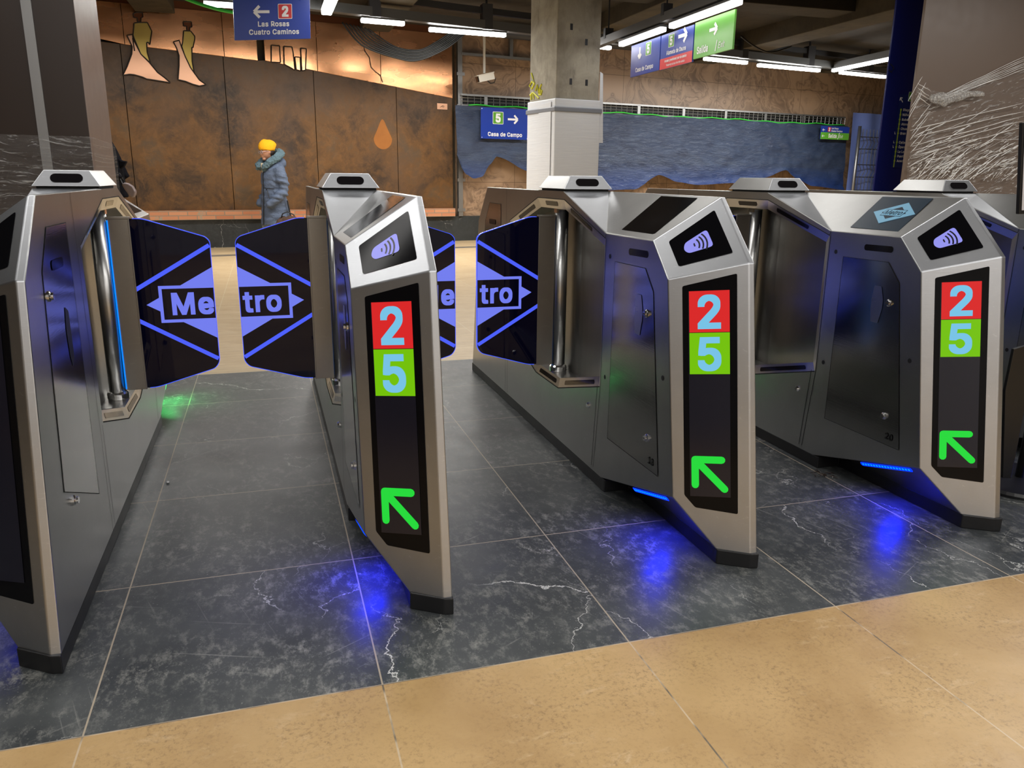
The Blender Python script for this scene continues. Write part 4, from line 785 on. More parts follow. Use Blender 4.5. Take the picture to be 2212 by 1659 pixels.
figure((0, 0), [
 ('figure_head', 'copper_dark', [(1250, 150), (1305, 152), (1308, 186), (1294, 188), (1292, 212), (1276, 212), (1274, 182), (1252, 178)]),
 ('figure_skirt', 'pink_copper', [(1183, 287), (1222, 277), (1240, 330), (1262, 385), (1300, 465), (1325, 500), (1360, 548), (1405, 580), (1360, 588), (1315, 576), (1265, 556), (1215, 545), (1222, 450), (1222, 380), (1205, 330)]),
 ('figure_body', 'brass', [(1253, 212), (1300, 214), (1328, 250), (1328, 270), (1316, 326), (1308, 325), (1310, 420), (1324, 498), (1300, 465), (1262, 385), (1240, 318), (1246, 290)])], 0)
# third figure, its legs showing below the hanging sign
def F3(a, b_): return onwall(a*.31646, b_*.31646)
q = MB()
for pts in ([(1850, 310), (1905, 315), (1912, 428), (1850, 425)], [(1935, 318), (1990, 322), (1998, 360), (2010, 480), (1990, 468), (1938, 440)], [(2010, 390), (2045, 392), (2050, 486), (2020, 476)], [(2050, 330), (2088, 335), (2082, 480), (2058, 484)]):
    P = [F3(*p) for p in pts]; q.prism([wp(s, z, .028) for s, z in P], WN*-.016, 0)
    for i in range(len(P)): q.tube([wp(*P[i], .029), wp(*P[(i+1) % len(P)], .029)], .0085, 5, 1)
mpart(q, 'figure_legs', ['copper', 'outline'])

# steel channel in the gap between mural and marble
q = MB(); wbox(q, 3.24, 3.32, .42, 3.5, -.02, .05); 
for z in (.5, 1.0, 1.6, 2.2, 2.7): wbox(q, 3.22, 3.36, z, z+.05, .05, .06)
tag(q.build('wall_channel', 'galv', None), 'grey metal upright channel in the gap beside the mural', 'channel')
q = MB(); wbox(q, 3.30, 5.4, 3.02, 3.06, -.01, .06); wbox(q, 4.2, 4.26, 3.06, 3.4, -.01, .05); tag(q.build('wall_rail', 'galv'), 'thin grey metal rail along the top of the brown wall behind the camera', 'rail')

# wire cable tray along the wall
q = MB(); s0, s1 = 3.28, 12.33
for z in (2.245, 2.30, 2.355): q.tube([wp(s0, z, .09), wp(s1, z, .09)], .006, 5)
n_ = 76
for i in range(n_+1): s = s0+(s1-s0)*i/n_; q.tube([wp(s, 2.235, .09), wp(s, 2.40, .09)], .0045, 4)
q1 = MB(); wbox(q1, s0, s1, 2.385, 2.415, .02, .10); wbox(q1, s0, s1, 2.228, 2.243, .06, .10)
q2 = MB(); wbox(q2, s0, s1, 2.243, 2.385, .0, .02)
CT = empty('cable_tray', wp(s0, 2.3, 0), 'grey wire mesh cable tray running along the brown wall above the blue tarp', 'cable tray')
def cpart(mb, base, name, mats, **k):
    mb.v = [v-base.location for v in mb.v]; return mb.build(name, mats, k.pop('parent', base), **k)
cpart(q, CT, 'wire_mesh', 'galv'); cpart(q1, CT, 'edge_rail', 'galv'); cpart(q2, CT, 'dark_backing', 'soft_black')
for i in range(9):
    s = 3.7+i*1.05; b_ = MB(); wbox(b_, s, s+.06, 2.235, 2.40, .088, .10); cpart(b_, CT, 'bracket', 'galv')

# blue tarp hung under the tray
tb = [(3.12, 1.42), (3.30, 1.12), (3.45, 1.05), (3.60, 1.08), (3.74, 1.28), (3.87, 1.42), (4.58, 1.16), (5.2, .98), (6.03, .86), (6.76, .88), (7.33, 1.15), (7.8, 1.02), (8.28, .97), (9.18, 1.01), (10.0, 1.12), (10.6, 1.28), (11.0, 1.08), (11.41, .96), (12.43, .88)]
def tbz(s):
    for (a, za), (b_, zc) in zip(tb, tb[1:]):
        if a <= s <= b_: k_ = (s-a)/(b_-a); return za+(zc-za)*(k_*k_*(3-2*k_)*.75+k_*.25)
    return tb[-1][1]
q = MB(); NS, NZ = 260, 30; R_ = []
for i in range(NS+1):
    s = 3.16+(12.40-3.16)*i/NS; row = []
    for j in range(NZ+1):
        t = j/NZ; zt_ = 2.225; zz = zt_+(tbz(s)-zt_)*t
        nz = mnoise.noise(Vector((s*2.2, zz*3.5, 0)))*.030+mnoise.noise(Vector((s*5+zz*3, zz*9, 4)))*.018*(.4+t)+mnoise.noise(Vector((s*.8, zz*14, 9)))*.012*t
        of = .13+nz+ (.05 if t > .93 else 0)*math.sin((t-.93)/.07*math.pi/2) + .05*t
        ss = s; row.append(wp(ss, zz, of))
    R_.append(row)
k = 0
for i in range(NS):
    for j in range(NZ): q.poly([R_[i][j], R_[i+1][j], R_[i+1][j+1], R_[i][j+1]])
tp_ = q.build('tarp', 'tarp', None, weld=.0004, smooth=True); tag(tp_, 'wrinkled dark blue tarp hung along the brown wall with a wavy lower hem', 'tarp')
q = MB(); q.tube([wp(3.4+8.9*i/60, 2.236+.012*math.sin(i*1.3)+.008*math.sin(i*.37), .125) for i in range(61)], .012, 6); tag(q.build('green_cable', 'cable_green', smooth=True), 'bright green cable along the top edge of the blue tarp', 'cable')
# mesh fence with blue sheet
FE = empty('mesh_fence', wp(12.5, 0, .3), 'wire mesh fence panel with pale blue sheet at the end of the tarp', 'fence')
q = MB()
R_ = [[wp(12.40+1.5*i/20, .0+2.5*j/12, .24+.03*math.sin(i*.7+j*.3)) for j in range(13)] for i in range(21)]
for i in range(20):
    for j in range(12): q.poly([R_[i][j], R_[i+1][j], R_[i+1][j+1], R_[i][j+1]])
cpart(q, FE, 'blue_sheet', 'sheet_blue', weld=.001, smooth=True)
q = MB(); q.tube([wp(12.50, 0, .36), wp(12.50, 2.22, .36)], .035, 10); cpart(q, FE, 'fence_post', 'galv', smooth=True)
q = MB()
for i in range(12):
    s = 12.62+i*.11; q.tube([wp(s+dx, z, .36) for dx, z in ((0, .05), (0, .62), (.07, .75), (0, .88), (0, 1.16), (.07, 1.29), (0, 1.42), (0, 1.75), (.07, 1.88), (0, 2.0), (0, 2.16))], .009, 4)
for z in (.3, .88, 1.16, 1.42, 1.75, 2.0): q.tube([wp(12.52, z, .36), wp(13.95, z, .36)], .009, 4)
cpart(q, FE, 'wire_grid', 'dark_metal')

# concrete column with protective wrap
ca = atY(1203, 120, 9.3); ca.z = 0
cl = Vector((-WD.x, -WD.y, 0)); cbk = Vector((-WN.x, -WN.y, 0))
cA = ca; cB = ca+WD*.60; cC = cA+cbk*.66; cDd = cB+cbk*.66
q = MB(); q.prism([cA, cB, cDd, cC], (0, 0, CEIL)); struct('column', q, 'concrete', bevel=.012)
gq = MB()     # embedded form ties on the column faces
for fx, z in ((.18, 2.15), (.38, 2.6), (.40, 2.15), (.17, 2.75)):
    p = cA+WD*fx+WN*.002+Vector((0, 0, z)); gq.poly([p, p+WD*.035, p+WD*.035+Vector((0, 0, .07)), p+Vector((0, 0, .07))])
tag(gq.build('form_tie_marks', 'soft_black', fixn=False), 'small dark form tie holes in the concrete column above its white wrap', 'mark', kind='stuff')
wo = .02
def colring(o, z0, z1, open_=False): 
    a, b_, c, d_ = cA-WD*o+WN*o, cB+WD*o+WN*o, cDd+WD*o-WN*o, cC-WD*o-WN*o; return [a, b_, c, d_]
WR = empty('column_wrap', cA+Vector((0, 0, 1)), 'white protective sheet wrapped round the lower half of the concrete column', 'protective wrap')
q = MB(); z1 = 1.99; c4 = colring(wo, 0, z1); q.prism([p+Vector((0, 0, .02)) for p in c4], (0, 0, z1-.02)); cpart(q, WR, 'sheet', 'wrap', bevel=.012)
q = MB(); c5 = colring(wo+.016, 0, 0); q.prism([p+Vector((0, 0, 1.84)) for p in c5], (0, 0, .055)); cpart(q, WR, 'tape_band', 'grey_tape', bevel=.01)
q = MB(); pA = cC-WD*(wo+.006)+WN*.30; q.prism([pA+Vector((0, 0, 0.05)), pA+WN*.30+Vector((0, 0, .05)), pA+WN*.30+Vector((0, 0, 1.955)), pA+Vector((0, 0, 1.94))], WD*-.006); cpart(q, WR, 'overlap_sheet', 'wrap')
q = MB(); pB = cB+WD*.05+WN*.0; q.prism([pB-WD*.03+Vector((0, 0, 1.50)), pB+WD*.03+Vector((0, 0, 1.50)), pB-WD*.005+Vector((0, 0, 2.30)), pB-WD*.045+Vector((0, 0, 2.32))], WN*.006); cpart(q, WR, 'loose_sheet', 'wrap')
# yellow scrawl on the left face
def colleft(u, v):
    d = ray(u, v); n = WD; o = cA-WD*.004; t = (o-CAMP).dot(n)/d.dot(n); return CAMP+d*t
gq = MB()
for st in ([(1148, 158), (1151, 168), (1155, 180), (1149, 192), (1144, 186), (1149, 176), (1155, 182)], [(1157, 196), (1161, 184), (1164, 200), (1168, 186), (1170, 182)], [(1166, 202), (1168, 192), (1171, 196), (1169, 204), (1164, 204)], [(1145, 206), (1152, 200), (1160, 208), (1164, 212)], [(1147, 216), (1149, 200)], [(1153, 214), (1152, 204)]):
    gq.tube([colleft(*p) for p in st], .012, 5)
tag(gq.build('graffiti', 'graffiti'), 'yellow spray paint scrawl on the left face of the concrete column', 'graffiti')

# -------------------------------------------------- light rails and tubes
def railbox(mb, a, b_, wd, h_, z_off=0.0, mi=0):
    a, b_ = Vector(a), Vector(b_); d = (b_-a).normalized(); m_ = Vector((-d.y, d.x, 0)).normalized()*wd/2; up = Vector((0, 0, h_)); zo = Vector((0, 0, z_off))
    k = len(mb.v); mb.v += [a-m_+zo, a+m_+zo, b_+m_+zo, b_-m_+zo, a-m_+up+zo, a+m_+up+zo, b_+m_+up+zo, b_-m_+up+zo]
    for f in ((0, 1, 2, 3), (4, 7, 6, 5), (0, 4, 5, 1), (1, 5, 6, 2), (2, 6, 7, 3), (3, 7, 4, 0)): mb.f.append(tuple(k+i for i in f)); mb.mi.append(mi)
    return mb
LZ = 3.0
def tube_light(a, b_, rail_label, lab, wd=.075, parent=None):
    q = MB(); railbox(q, a, b_, wd, .05, -.045); q.v = [v-parent.location for v in q.v]; t = q.build('tube_light', 'tube_soft' if Vector(a).z < 2.8 else 'tube', parent, bevel=.012)
    q = MB(); a2 = Vector(a); b2 = Vector(b_); railbox(q, a2, b2, wd+.02, .02, .004); q.v = [v-parent.location for v in q.v]; q.build('tube_housing', 'rail', t)
    t['label'] = lab; return t
p0 = atZ(560, 15, LZ); p1 = atZ(1092, 73, LZ); p2 = atZ(1522, 122, LZ); p3 = atZ(1912, 164, LZ); dR = (p3-p1).normalized()
RA = empty('light_rail', p1, 'long grey light rail crossing in front of the far wall', 'light rail', 'light rails')
q = MB(); railbox(q, p1-dR*4.2, p3+dR*1.6, .13, .11, .025); q.v = [v-p1 for v in q.v]; q.build('rail_body', 'rail', RA)
q = MB(); railbox(q, p1-dR*4.2, p3+dR*1.6, .05, .08, .22); q.v = [v-p1 for v in q.v]; q.build('top_channel', 'dark_metal', RA)
q = MB()
for k in range(9):
    c = p1-dR*3.5+dR*k*1.6; q = MB().box((-.07, -.075, .02), (.07, .075, .34), 0, None, c-p1); q.box((-.012, -.012, .34), (.012, .012, CEIL-LZ), 0, None, c-p1); q.build('hanger', 'dark_metal', RA)
far = [((780, 40), (873, 48), 'short lit tube left of the long one on the far rail'), ((927, 60), (1092, 73), 'long lit tube on the far rail just left of the concrete column'), ((1150, 80), (1165, 82), None), ((1522, 124), (1613, 133), 'lit tube on the far rail just below the green exit sign'), ((1638, 138), (1770, 150), 'lit tube in the middle of the far rail right of the hanging signs'), ((1815, 154), (1912, 164), 'lit tube on the far rail ending at the blue pillar')]
for a, b_, lab in far:
    if lab: tube_light(atZ(*a, LZ), atZ(*b_, LZ), '', lab, parent=RA)
tube_light(atZ(1296, 98, LZ), atZ(1318, 101, LZ), '', 'small lit tube end showing right beside the concrete column', parent=RA)
# rail over the exit signs
xr = 4.28
RB = empty('light_rail', (xr, 8, 2.7), 'grey light rail running toward the viewer above the three joined signs', 'light rail', 'light rails')
q = MB(); railbox(q, (xr, 5.2, 2.7), (xr, 10.4, 2.7), .10, .09, .02); q.v = [v-RB.location for v in q.v]; q.build('rail_body', 'rail', RB)
for y in (6.0, 8.35, 9.9): q = MB().box((-.055, y-8-.03, .08), (.055, y-8+.03, .2)); q.tube([(0, y-8, .2), (0, y-8, CEIL-2.7)], .01, 6); q.build('hanger', 'dark_metal', RB)
tube_light((xr, 6.92, 2.675), (xr, 8.22, 2.675), '', 'lit tube above the green exit sign', parent=RB); tube_light((xr, 8.40, 2.675), (xr, 9.5, 2.675), '', 'lit tube above the blue sign with the down arrow', parent=RB)
# rail toward the viewer left, and the one by the blue pillar
a = atZ(705, 24, LZ); RC = empty('light_rail', a, 'grey light rail coming toward the viewer just right of the blue line 2 sign', 'light rail', 'light rails')
q = MB(); railbox(q, a-Vector((0, .12, 0)), a-Vector((0, 5, 0)), .12, .09, .02); q.v = [v-a for v in q.v]; q.build('rail_body', 'rail', RC)
tube_light(a, a-Vector((0, 1.4, 0)), '', 'lit tube at the top edge right of the blue line 2 sign', .12, parent=RC)
a = atZ(1925, 124, LZ); b_ = atZ(1800, 150, LZ); RD = empty('light_rail', a, 'grey light rail slanting beside the blue pillar', 'light rail', 'light rails')
q = MB(); railbox(q, b_+(a-b_)*.06, a+(a-b_)*1.2, .11, .09, .02); q.v = [v-a for v in q.v]; q.build('rail_body', 'rail', RD); tube_light(b_, a, '', 'lit tube slanting up to the blue pillar', parent=RD)
a = atZ(440, 4, LZ); b_ = atZ(520, 9, LZ); tube_light(a, b_, '', 'lit tube at the top edge behind the blue line 2 sign', parent=RA)
# cables
def cable(pts, r, mat_, lab, n=24):
    P = [Vector(p) for p in pts]; out = []
    for i in range(len(P)-1):
        p0_, p1_, p2_, p3_ = P[max(i-1, 0)], P[i], P[i+1], P[min(i+2, len(P)-1)]
        for j in range(8):
            t = j/8; out.append(.5*((2*p1_)+(p2_-p0_)*t+(2*p0_-5*p1_+4*p2_-p3_)*t*t+(-p0_+3*p1_-3*p2_+p3_)*t*t*t))
    out.append(P[-1]); q = MB().tube(out, r, 6, 0); return tag(q.build('cable', mat_, smooth=True), lab, 'cable')
yc = 11.9
for k in range(8):
    d = k*1.6; pts = [atY(795-8*k, 62-k*2, yc), atY(825-6*k, 84+k*2, yc), atY(862, 104+k*3.2, yc), atY(905, 108+k*3.1, yc), atY(940+3*k, 92+k*2, yc), atY(975+4*k, 68+k, yc)]
    c = cable(pts, .011+.003*(k % 2), 'cable_black', 'black cable sagging in the bundle in front of the copper sheets'); c['group'] = 'bundle of black cables'
cable([atY(398, -4, 9.5), atY(430, 8, 9.5), atY(470, 20, 9.5), atY(505, 27, 9.5)], .018, 'cable_green', 'green cable beside the top left corner of the blue line 2 sign')
cable([atY(1600, 78, 11), atY(1630, 100, 11), atY(1665, 113, 11), atY(1710, 100, 11)], .012, 'cable_black', 'thin dark cable hanging loose under the ceiling right of the exit sign')

# pipes under the ceiling in front of the far wall
for zz_, rr_, of_, lab_ in ((3.24, .07, 1.0, 'thick dark pipe under the ceiling in front of the brown wall'), (3.33, .035, .8, 'thin dark pipe under the ceiling beside the thick one')):
    q = MB().tube([wp(3.6, zz_, of_), wp(13.5, zz_, of_)], rr_, 10); tag(q.build('ceiling_pipe', 'dark_metal', smooth=True), lab_, 'pipe')
# security camera
SCm = empty('security_camera', wp(3.74, 2.7, .5), 'white box security camera on a drop pole left of the concrete column', 'security camera')
pc = [atY(*p, 13.0) for p in ((1046, 92), (1046, 158))]; q = MB().tube([pc[0]+Vector((0, 0, .6)), pc[1]], .022, 8); cpart(q, SCm, 'drop_pole', 'camera_white')
cc = atY(1048, 168, 13.0); Rm = Matrix.Rotation(math.radians(6), 3, 'Z') @ Matrix.Rotation(math.radians(-14), 3, 'Y')
q = MB().box((-.13, -.06, -.05), (.14, .06, .05), 0, Rm, cc); q.box((-.16, -.07, .045), (.15, .07, .06), 0, Rm, cc); cpart(q, SCm, 'housing', 'camera_white', bevel=.004)
q = MB().box((-.145, -.045, -.04), (-.129, .045, .04), 0, Rm, cc); cpart(q, SCm, 'lens_window', 'black_glass')
q = MB().tube([cc+Rm @ Vector(p) for p in ((.14, 0, -.01), (.17, 0, -.05), (.14, 0, -.10), (.07, 0, -.10), (.03, 0, -.05))], .01, 6); cpart(q, SCm, 'cable_loop', 'cable_black')

# ================================================================== SIGNS
def panel_frame(tl, tr, bl):
    tl, tr, bl = map(Vector, (tl, tr, bl)); r = (tr-tl); u = (tl-bl); W = r.length; H = u.length; return Plane2(bl, r, u, 0), W, H
def sign(name, tl, tr, bl, lab, mat_, th=.02, cat='sign', group=None):
    P, W, H = panel_frame(tl, tr, bl); r = empty(name, P.o, lab, cat, group)
    q = MB(); q.prism([P.p(0, 0)-P.o, P.p(W, 0)-P.o, P.p(W, H)-P.o, P.p(0, H)-P.o], -P.n*th); pn = q.build('panel', mat_, r, bevel=.002)
    P.base = P.o.copy(); P.o = Vector((0, 0, 0)); return r, P, W, H
def sput(mb, name, mats, r): return mb.build(name, mats, r, fixn=False)
def badge(P, r, cx, cy, s, dg, colr, border=True):
    q = MB(); h = .002
    if border: P.poly(q, [(cx+a*s, cy+b_*s) for a, b_ in rrect(-.5, -.5, .5, .5, .07)], 1, h)
    P.poly(q, [(cx+a*s*.92, cy+b_*s*.92) for a, b_ in rrect(-.5, -.5, .5, .5, .06)], 0, h+.0012)
    P.text(q, dg, cx, cy-s*.32, s*.64, 1, h+.0024, bold=.035, align='C', sx=.95); return sput(q, 'line_badge', [colr, 'white'], r)
# hanging: line 2
YS = 8.45
r, P, W, H = sign('hanging_sign', atY(503, -6, YS), atY(669, -6, YS+.12), atY(507, 87, YS), 'blue hanging sign reading Las Rosas Cuatro Caminos with red 2', 'sign_blue')
badge(P, r, W*.665, H-(.335)*H, H*.36, '2', 'sign_red')
q = MB(); arrow2d(P, q, W*.36, H*.66, W*.20, math.pi, W*.035, 0, .002); sput(q, 'arrow', 'white', r)
q = MB(); P.text(q, 'Las Rosas', W*.51, H*.315, H*.115, 0, .002, bold=.022, align='C'); sput(q, 'lettering', 'white', r); q = MB(); P.text(q, 'Cuatro Caminos', W*.515, H*.125, H*.115, 0, .002, bold=.022, align='C'); sput(q, 'lettering', 'white', r)
for f in (.1, .9): q = MB().tube([P.p(W*f, H), P.p(W*f, H)+Vector((0, 0, CEIL-2.72))], .008, 6); q.build('hanger', 'dark_metal', r)
# three joined signs along y
XS = 4.35
def sx_(u, v): return atX(u, v, XS)
zt_, zb_ = 2.62, 2.27
def signY(y0, y1, zt, zb, lab, mat_, name='hanging_sign'): return sign(name, (XS, y0, zt), (XS, y1, zt), (XS, y0, zb), lab, mat_, .02, 'sign', 'joined hanging signs')
r, P, W, H = signY(9.35, 8.60, 2.62, 2.265, 'blue hanging sign with down arrow and green 5 reading Casa de Campo', 'sign_blue')
badge(P, r, W*.62, H*.74, H*.40, '5', 'badge_green')
q = MB(); arrow2d(P, q, W*.32, H*.70, H*.34, -math.pi/2, W*.045, 0, .002); sput(q, 'arrow', 'white', r)
q = MB(); P.text(q, 'Casa de Campo', W*.5, H*.12, H*.13, 0, .002, bold=.022, align='C', sx=.92); sput(q, 'lettering', 'white', r)
r, P, W, H = signY(8.58, 7.86, 2.62, 2.26, 'blue hanging sign reading Alameda de Osuna above a red strip', 'sign_blue')
badge(P, r, W*.34, H*.76, H*.36, '5', 'badge_green'); q = MB(); arrow2d(P, q, W*.68, H*.80, W*.26, 0, W*.05, 0, .002); sput(q, 'arrow', 'white', r)
q = MB(); P.text(q, 'Alameda de Osuna', W*.5, H*.385, H*.115, 0, .002, bold=.022, align='C', sx=.80); sput(q, 'lettering', 'white', r)
q = MB(); P.rect(q, 0, 0, W, H*.31, 0, .002); P.text(q, 'Acceso provisional por el exterior', W*.5, H*.185, H*.072, 1, .004, bold=.024, align='C', sx=.80); P.text(q, 'Temporary access from the outside', W*.5, H*.06, H*.062, 1, .004, bold=.008, align='C', sx=.80, slant=.18); sput(q, 'red_strip', ['sign_red', 'white'], r)
r, P, W, H = signY(7.84, 7.10, 2.63, 2.28, 'green hanging sign reading Salida/Exit', 'sign_green')
q = MB(); arrow2d(P, q, W*.50, H*.66, W*.20, 0, W*.042, 0, .002); sput(q, 'arrow', 'white', r)
q = MB(); P.text(q, 'Salida', W*.10, H*.12, H*.185, 0, .002, bold=.022, align='L', sx=.80); sput(q, 'lettering', 'white', r); q = MB(); P.text(q, '/', W*.575, H*.10, H*.24, 0, .002, bold=.012, align='L'); sput(q, 'slash', 'white', r); q = MB(); P.text(q, 'Exit', W*.655, H*.12, H*.16, 0, .002, bold=.006, align='L', sx=.86, slant=.18); sput(q, 'lettering', 'white', r)
# two signs fixed on the tarp
o_ = .24
r, P, W, H = sign('wall_sign', wp(3.57, 2.205, o_), wp(4.47, 2.205, o_), wp(3.57, 1.705, o_), 'blue sign on the tarp reading Casa de Campo with green 5 and arrow', 'sign_blue', .012)
badge(P, r, W*.355, H*.68, H*.40, '5', 'badge_green'); q = MB(); arrow2d(P, q, W*.665, H*.655, W*.21, 0, W*.036, 0, .002); sput(q, 'arrow', 'white', r)
q = MB(); P.text(q, 'Casa de Campo', W*.505, H*.095, H*.125, 0, .002, bold=.022, align='C', sx=.96); sput(q, 'lettering', 'white', r)
q = MB()
for a, b_ in ((.02, .04), (.98, .04), (.02, .96), (.98, .96)): P.poly(q, [(W*a+.008*math.cos(t), H*b_+.008*math.sin(t)) for t in [2*math.pi*i/8 for i in range(8)]], 0, .003)
sput(q, 'fixing_tie', 'white', r)
r, P, W, H = sign('wall_sign', wp(11.48, 2.195, o_), wp(12.33, 2.195, o_), wp(11.48, 1.93, o_+.0), 'small half blue half green sign on the tarp reading Salida/Exit', 'sign_blue', .012)
q = MB(); P.rect(q, 0, 0, W, H*.52, 0, .002); sput(q, 'green_half', 'sign_green', r)
q = MB(); P.text(q, 'Salida', W*.27, H*.13, .075, 0, .004, bold=.022, align='L', sx=.80); sput(q, 'lettering', 'white', r); q = MB(); P.text(q, '/', W*.60, H*.09, .11, 0, .004, bold=.008); sput(q, 'slash', 'white', r); q = MB(); P.text(q, 'Exit', W*.655, H*.13, .062, 0, .004, bold=.004, sx=.75, slant=.18); sput(q, 'lettering', 'white', r)
q = MB()
q = MB(); P.text(q, 'Las Rosas', W*.36, H*.79, .032, 0, .004, bold=.02, sx=.95); sput(q, 'lettering', 'white', r); q = MB(); P.text(q, 'Cuatro Caminos', W*.36, H*.59, .032, 0, .004, bold=.02, sx=.95); sput(q, 'lettering', 'white', r)
for zf in (.70, .24): q = MB(); arrow2d(P, q, W*.09, H*zf, .07, math.pi, .012, 0, .004); sput(q, 'arrow', 'white', r)
badge(P, r, W*.285, H*.755, H*.38, '2', 'sign_red', False)

# ================================================================== KIOSKS, LINE BOARD, INFORMATION STAND
YK = 5.6; xk = atY(180, 180, YK).x; xk2 = xk
KI = empty('wrapped_kiosk', (xk-1.2, YK, 0), 'dark brown kiosk with a steel strip at the left edge behind the first gate', 'kiosk')
dep = .78
q = MB().box((xk-2.4, YK, .0), (xk, YK+dep, 2.95)); 
q.mi = [0 if i != 3 else 1 for i in range(6)]; cpart(q, KI, 'cabinet', ['brown_dark', 'brown_side'], bevel=.004)
s0 = atY(45, 0, YK-.01); s1 = atY(66, 0, YK-.01); s0b = atY(92, 360, YK-.01)
q = MB().box((s0b.x-.0, YK-.012, 0), (s0b.x+.055, YK, 2.95)); cpart(q, KI, 'steel_strip', 'galv')
q = MB().box((xk-2.4, YK+.04, .62), (xk-1.25, YK-.02, 1.28)) if False else MB()
# film round its lower part
zf = atY(100, 290, YK).z
def crinkle(P00, P10, P01, P11, nu, nv, amp, fr, nrm, seed=0):
    mb = MB(); P00, P10, P01, P11, nrm = map(Vector, (P00, P10, P01, P11, nrm)); G_ = []
    for i in range(nu+1):
        row = []
        for j in range(nv+1):
            a, b_ = i/nu, j/nv; p = (P00*(1-a)+P10*a)*(1-b_)+(P01*(1-a)+P11*a)*b_
            row.append(p+nrm*(abs(mnoise.noise(Vector((a*fr, b_*fr*3, seed))))*amp+amp*.2))
        G_.append(row)
    for i in range(nu):
        for j in range(nv): mb.poly([G_[i][j], G_[i+1][j], G_[i+1][j+1], G_[i][j+1]])
    return mb
FL = empty('plastic_film', (xk-.6, YK-.02, .3), 'clear stretch film wrapped round the lower part of the left brown kiosk', 'film')
q = crinkle((xk-2.4, YK-.02, .25), (xk+.01, YK-.02, .25), (xk-2.4, YK-.02, zf+.01), (xk+.01, YK-.02, zf-.01), 70, 40, .012, 9, (0, -1, 0)); cpart(q, FL, 'front_film', 'film_left', weld=.0005, smooth=True)
q = crinkle((xk+.012, YK-.02, .25), (xk+.012, YK+dep+.01, .25), (xk+.012, YK-.02, zf-.01), (xk+.012, YK+dep+.01, zf-.03), 30, 40, .010, 6, (1, 0, 0), 5); cpart(q, FL, 'side_film', 'film_left', weld=.0005, smooth=True)

YR = 6.0; xR = atY(1975, 200, YR).x
KR = empty('wrapped_kiosk', (xR+1.2, YR, 0), 'taupe kiosk wrapped in torn clear film behind the right end of the gates', 'kiosk')
q = MB().box((xR, YR, 0), (xR+2.6, YR+.03, 3.3)); cpart(q, KR, 'cabinet', 'brown_front', bevel=.004)
def kr(u, v, o=.02): return atY(u, v, YR-o)
FR_ = empty('plastic_film', kr(2100, 300), 'clear torn stretch film with bright creases stretched diagonally over the taupe kiosk', 'film')
TLs = [kr(1978, 178), kr(2020, 198), kr(2060, 205), kr(2110, 185), kr(2212, 132), kr(2330, 75)]
BLs = [kr(1951, 420), kr(1990, 425), kr(2030, 428), kr(2085, 430), kr(2212, 432), kr(2330, 434)]
q = MB(); G_ = []; NV = 60; seg = 14
for k in range(len(TLs)-1):
    for i in range(seg+(1 if k == len(TLs)-2 else 0)):
        a = i/seg; t_ = TLs[k]*(1-a)+TLs[k+1]*a; b_ = BLs[k]*(1-a)+BLs[k+1]*a; row = []
        for j in range(NV+1):
            f_ = j/NV; p = t_*(1-f_)+b_*f_; xx, zz = p.x-xR, p.z; uu = xx*math.cos(.33)+zz*math.sin(.33); vv = zz*math.cos(.33)-xx*math.sin(.33)
            row.append(p+Vector((0, -1, 0))*(.004+.05*abs(mnoise.noise(Vector((uu*1.5, vv*13, 2))))*(.4+.6*f_)+.02*abs(mnoise.noise(Vector((uu*4, vv*34, 7))))))
        G_.append(row)
for i in range(len(G_)-1):
    for j in range(NV): q.poly([G_[i][j], G_[i+1][j], G_[i+1][j+1], G_[i][j+1]])
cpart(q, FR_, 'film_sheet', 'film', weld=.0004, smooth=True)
# crumpled knot of film
q = MB(); c0_ = kr(2010, 212, .06); c1_ = kr(2126, 205, .06); R_ = []
for i in range(25):
    t = i/24; c = c0_*(1-t)+c1_*t; c = c+Vector((0, 0, -.015*math.sin(t*6))); rr = (.055 if t < .5 else .075)*math.sin(math.pi*min(1, max(0.02, .08+t*.9)))**.5*(.75+.35*math.sin(t*5+1)); ring = []
    for j in range(20):
        th_ = 2*math.pi*j/20; r2 = rr*(1+.55*mnoise.noise(Vector((t*9, math.cos(th_)*2.2, math.sin(th_)*2.2)))); ring.append(c+Vector((0, .55*r2*math.cos(th_), r2*math.sin(th_))))
    R_.append(ring)
q.rings(R_); cpart(q, FR_, 'crumpled_knot', 'wad', smooth=True)
# taut creases of the film, raised ridges coloured near white to stand in for glints
q = MB(); rnd = random.Random(4)
def glint_crease(u0, v0, L, ang, r):
    pts = []
    for i in range(7):
        t = i/6; pts.append(kr(u0+L*t*math.cos(ang), v0-L*t*math.sin(ang)+rnd.uniform(-1.2, 1.2), .05+.012*math.sin(t*9+u0)))
    q.tube(pts, [r*.3, r, r*.8, r*1.1, r*.7, r, r*.2], 4)
for i in range(330):
    u0 = rnd.uniform(1958, 2190); v0 = 395-abs(rnd.gauss(0, 1))*55; 
    if v0 < 215+(2212-u0)*.02 or u0 < 1978-(v0-178)*.11: continue
    L = min(rnd.choice((6, 9, 14, 22, 38, 70))*rnd.uniform(.7, 1.3), (2230-u0)); glint_crease(u0, v0, L, rnd.gauss(.42, .14)+(.25 if v0 > 370 else 0), rnd.choice((.0009, .0013, .002, .0032, .0045)))
for v0 in (262, 276, 296, 305, 318): glint_crease(1965+rnd.uniform(0, 12), v0+20, 250, .235+rnd.uniform(-.01, .03), .0035)
for v0, dv in ((186, .75), (196, .72), (205, .70), (214, .68)): glint_crease(1982, v0-6, 34, -.5+rnd.uniform(-.15, .1), .003)
for k in range(9): glint_crease(1958+rnd.uniform(0, 14), 330-k*14, 62, 1.0+rnd.uniform(-.2, .1), .003)
for k in range(7): glint_crease(2030, 218-k*1.5, 215, .36+.014*k, .0028)
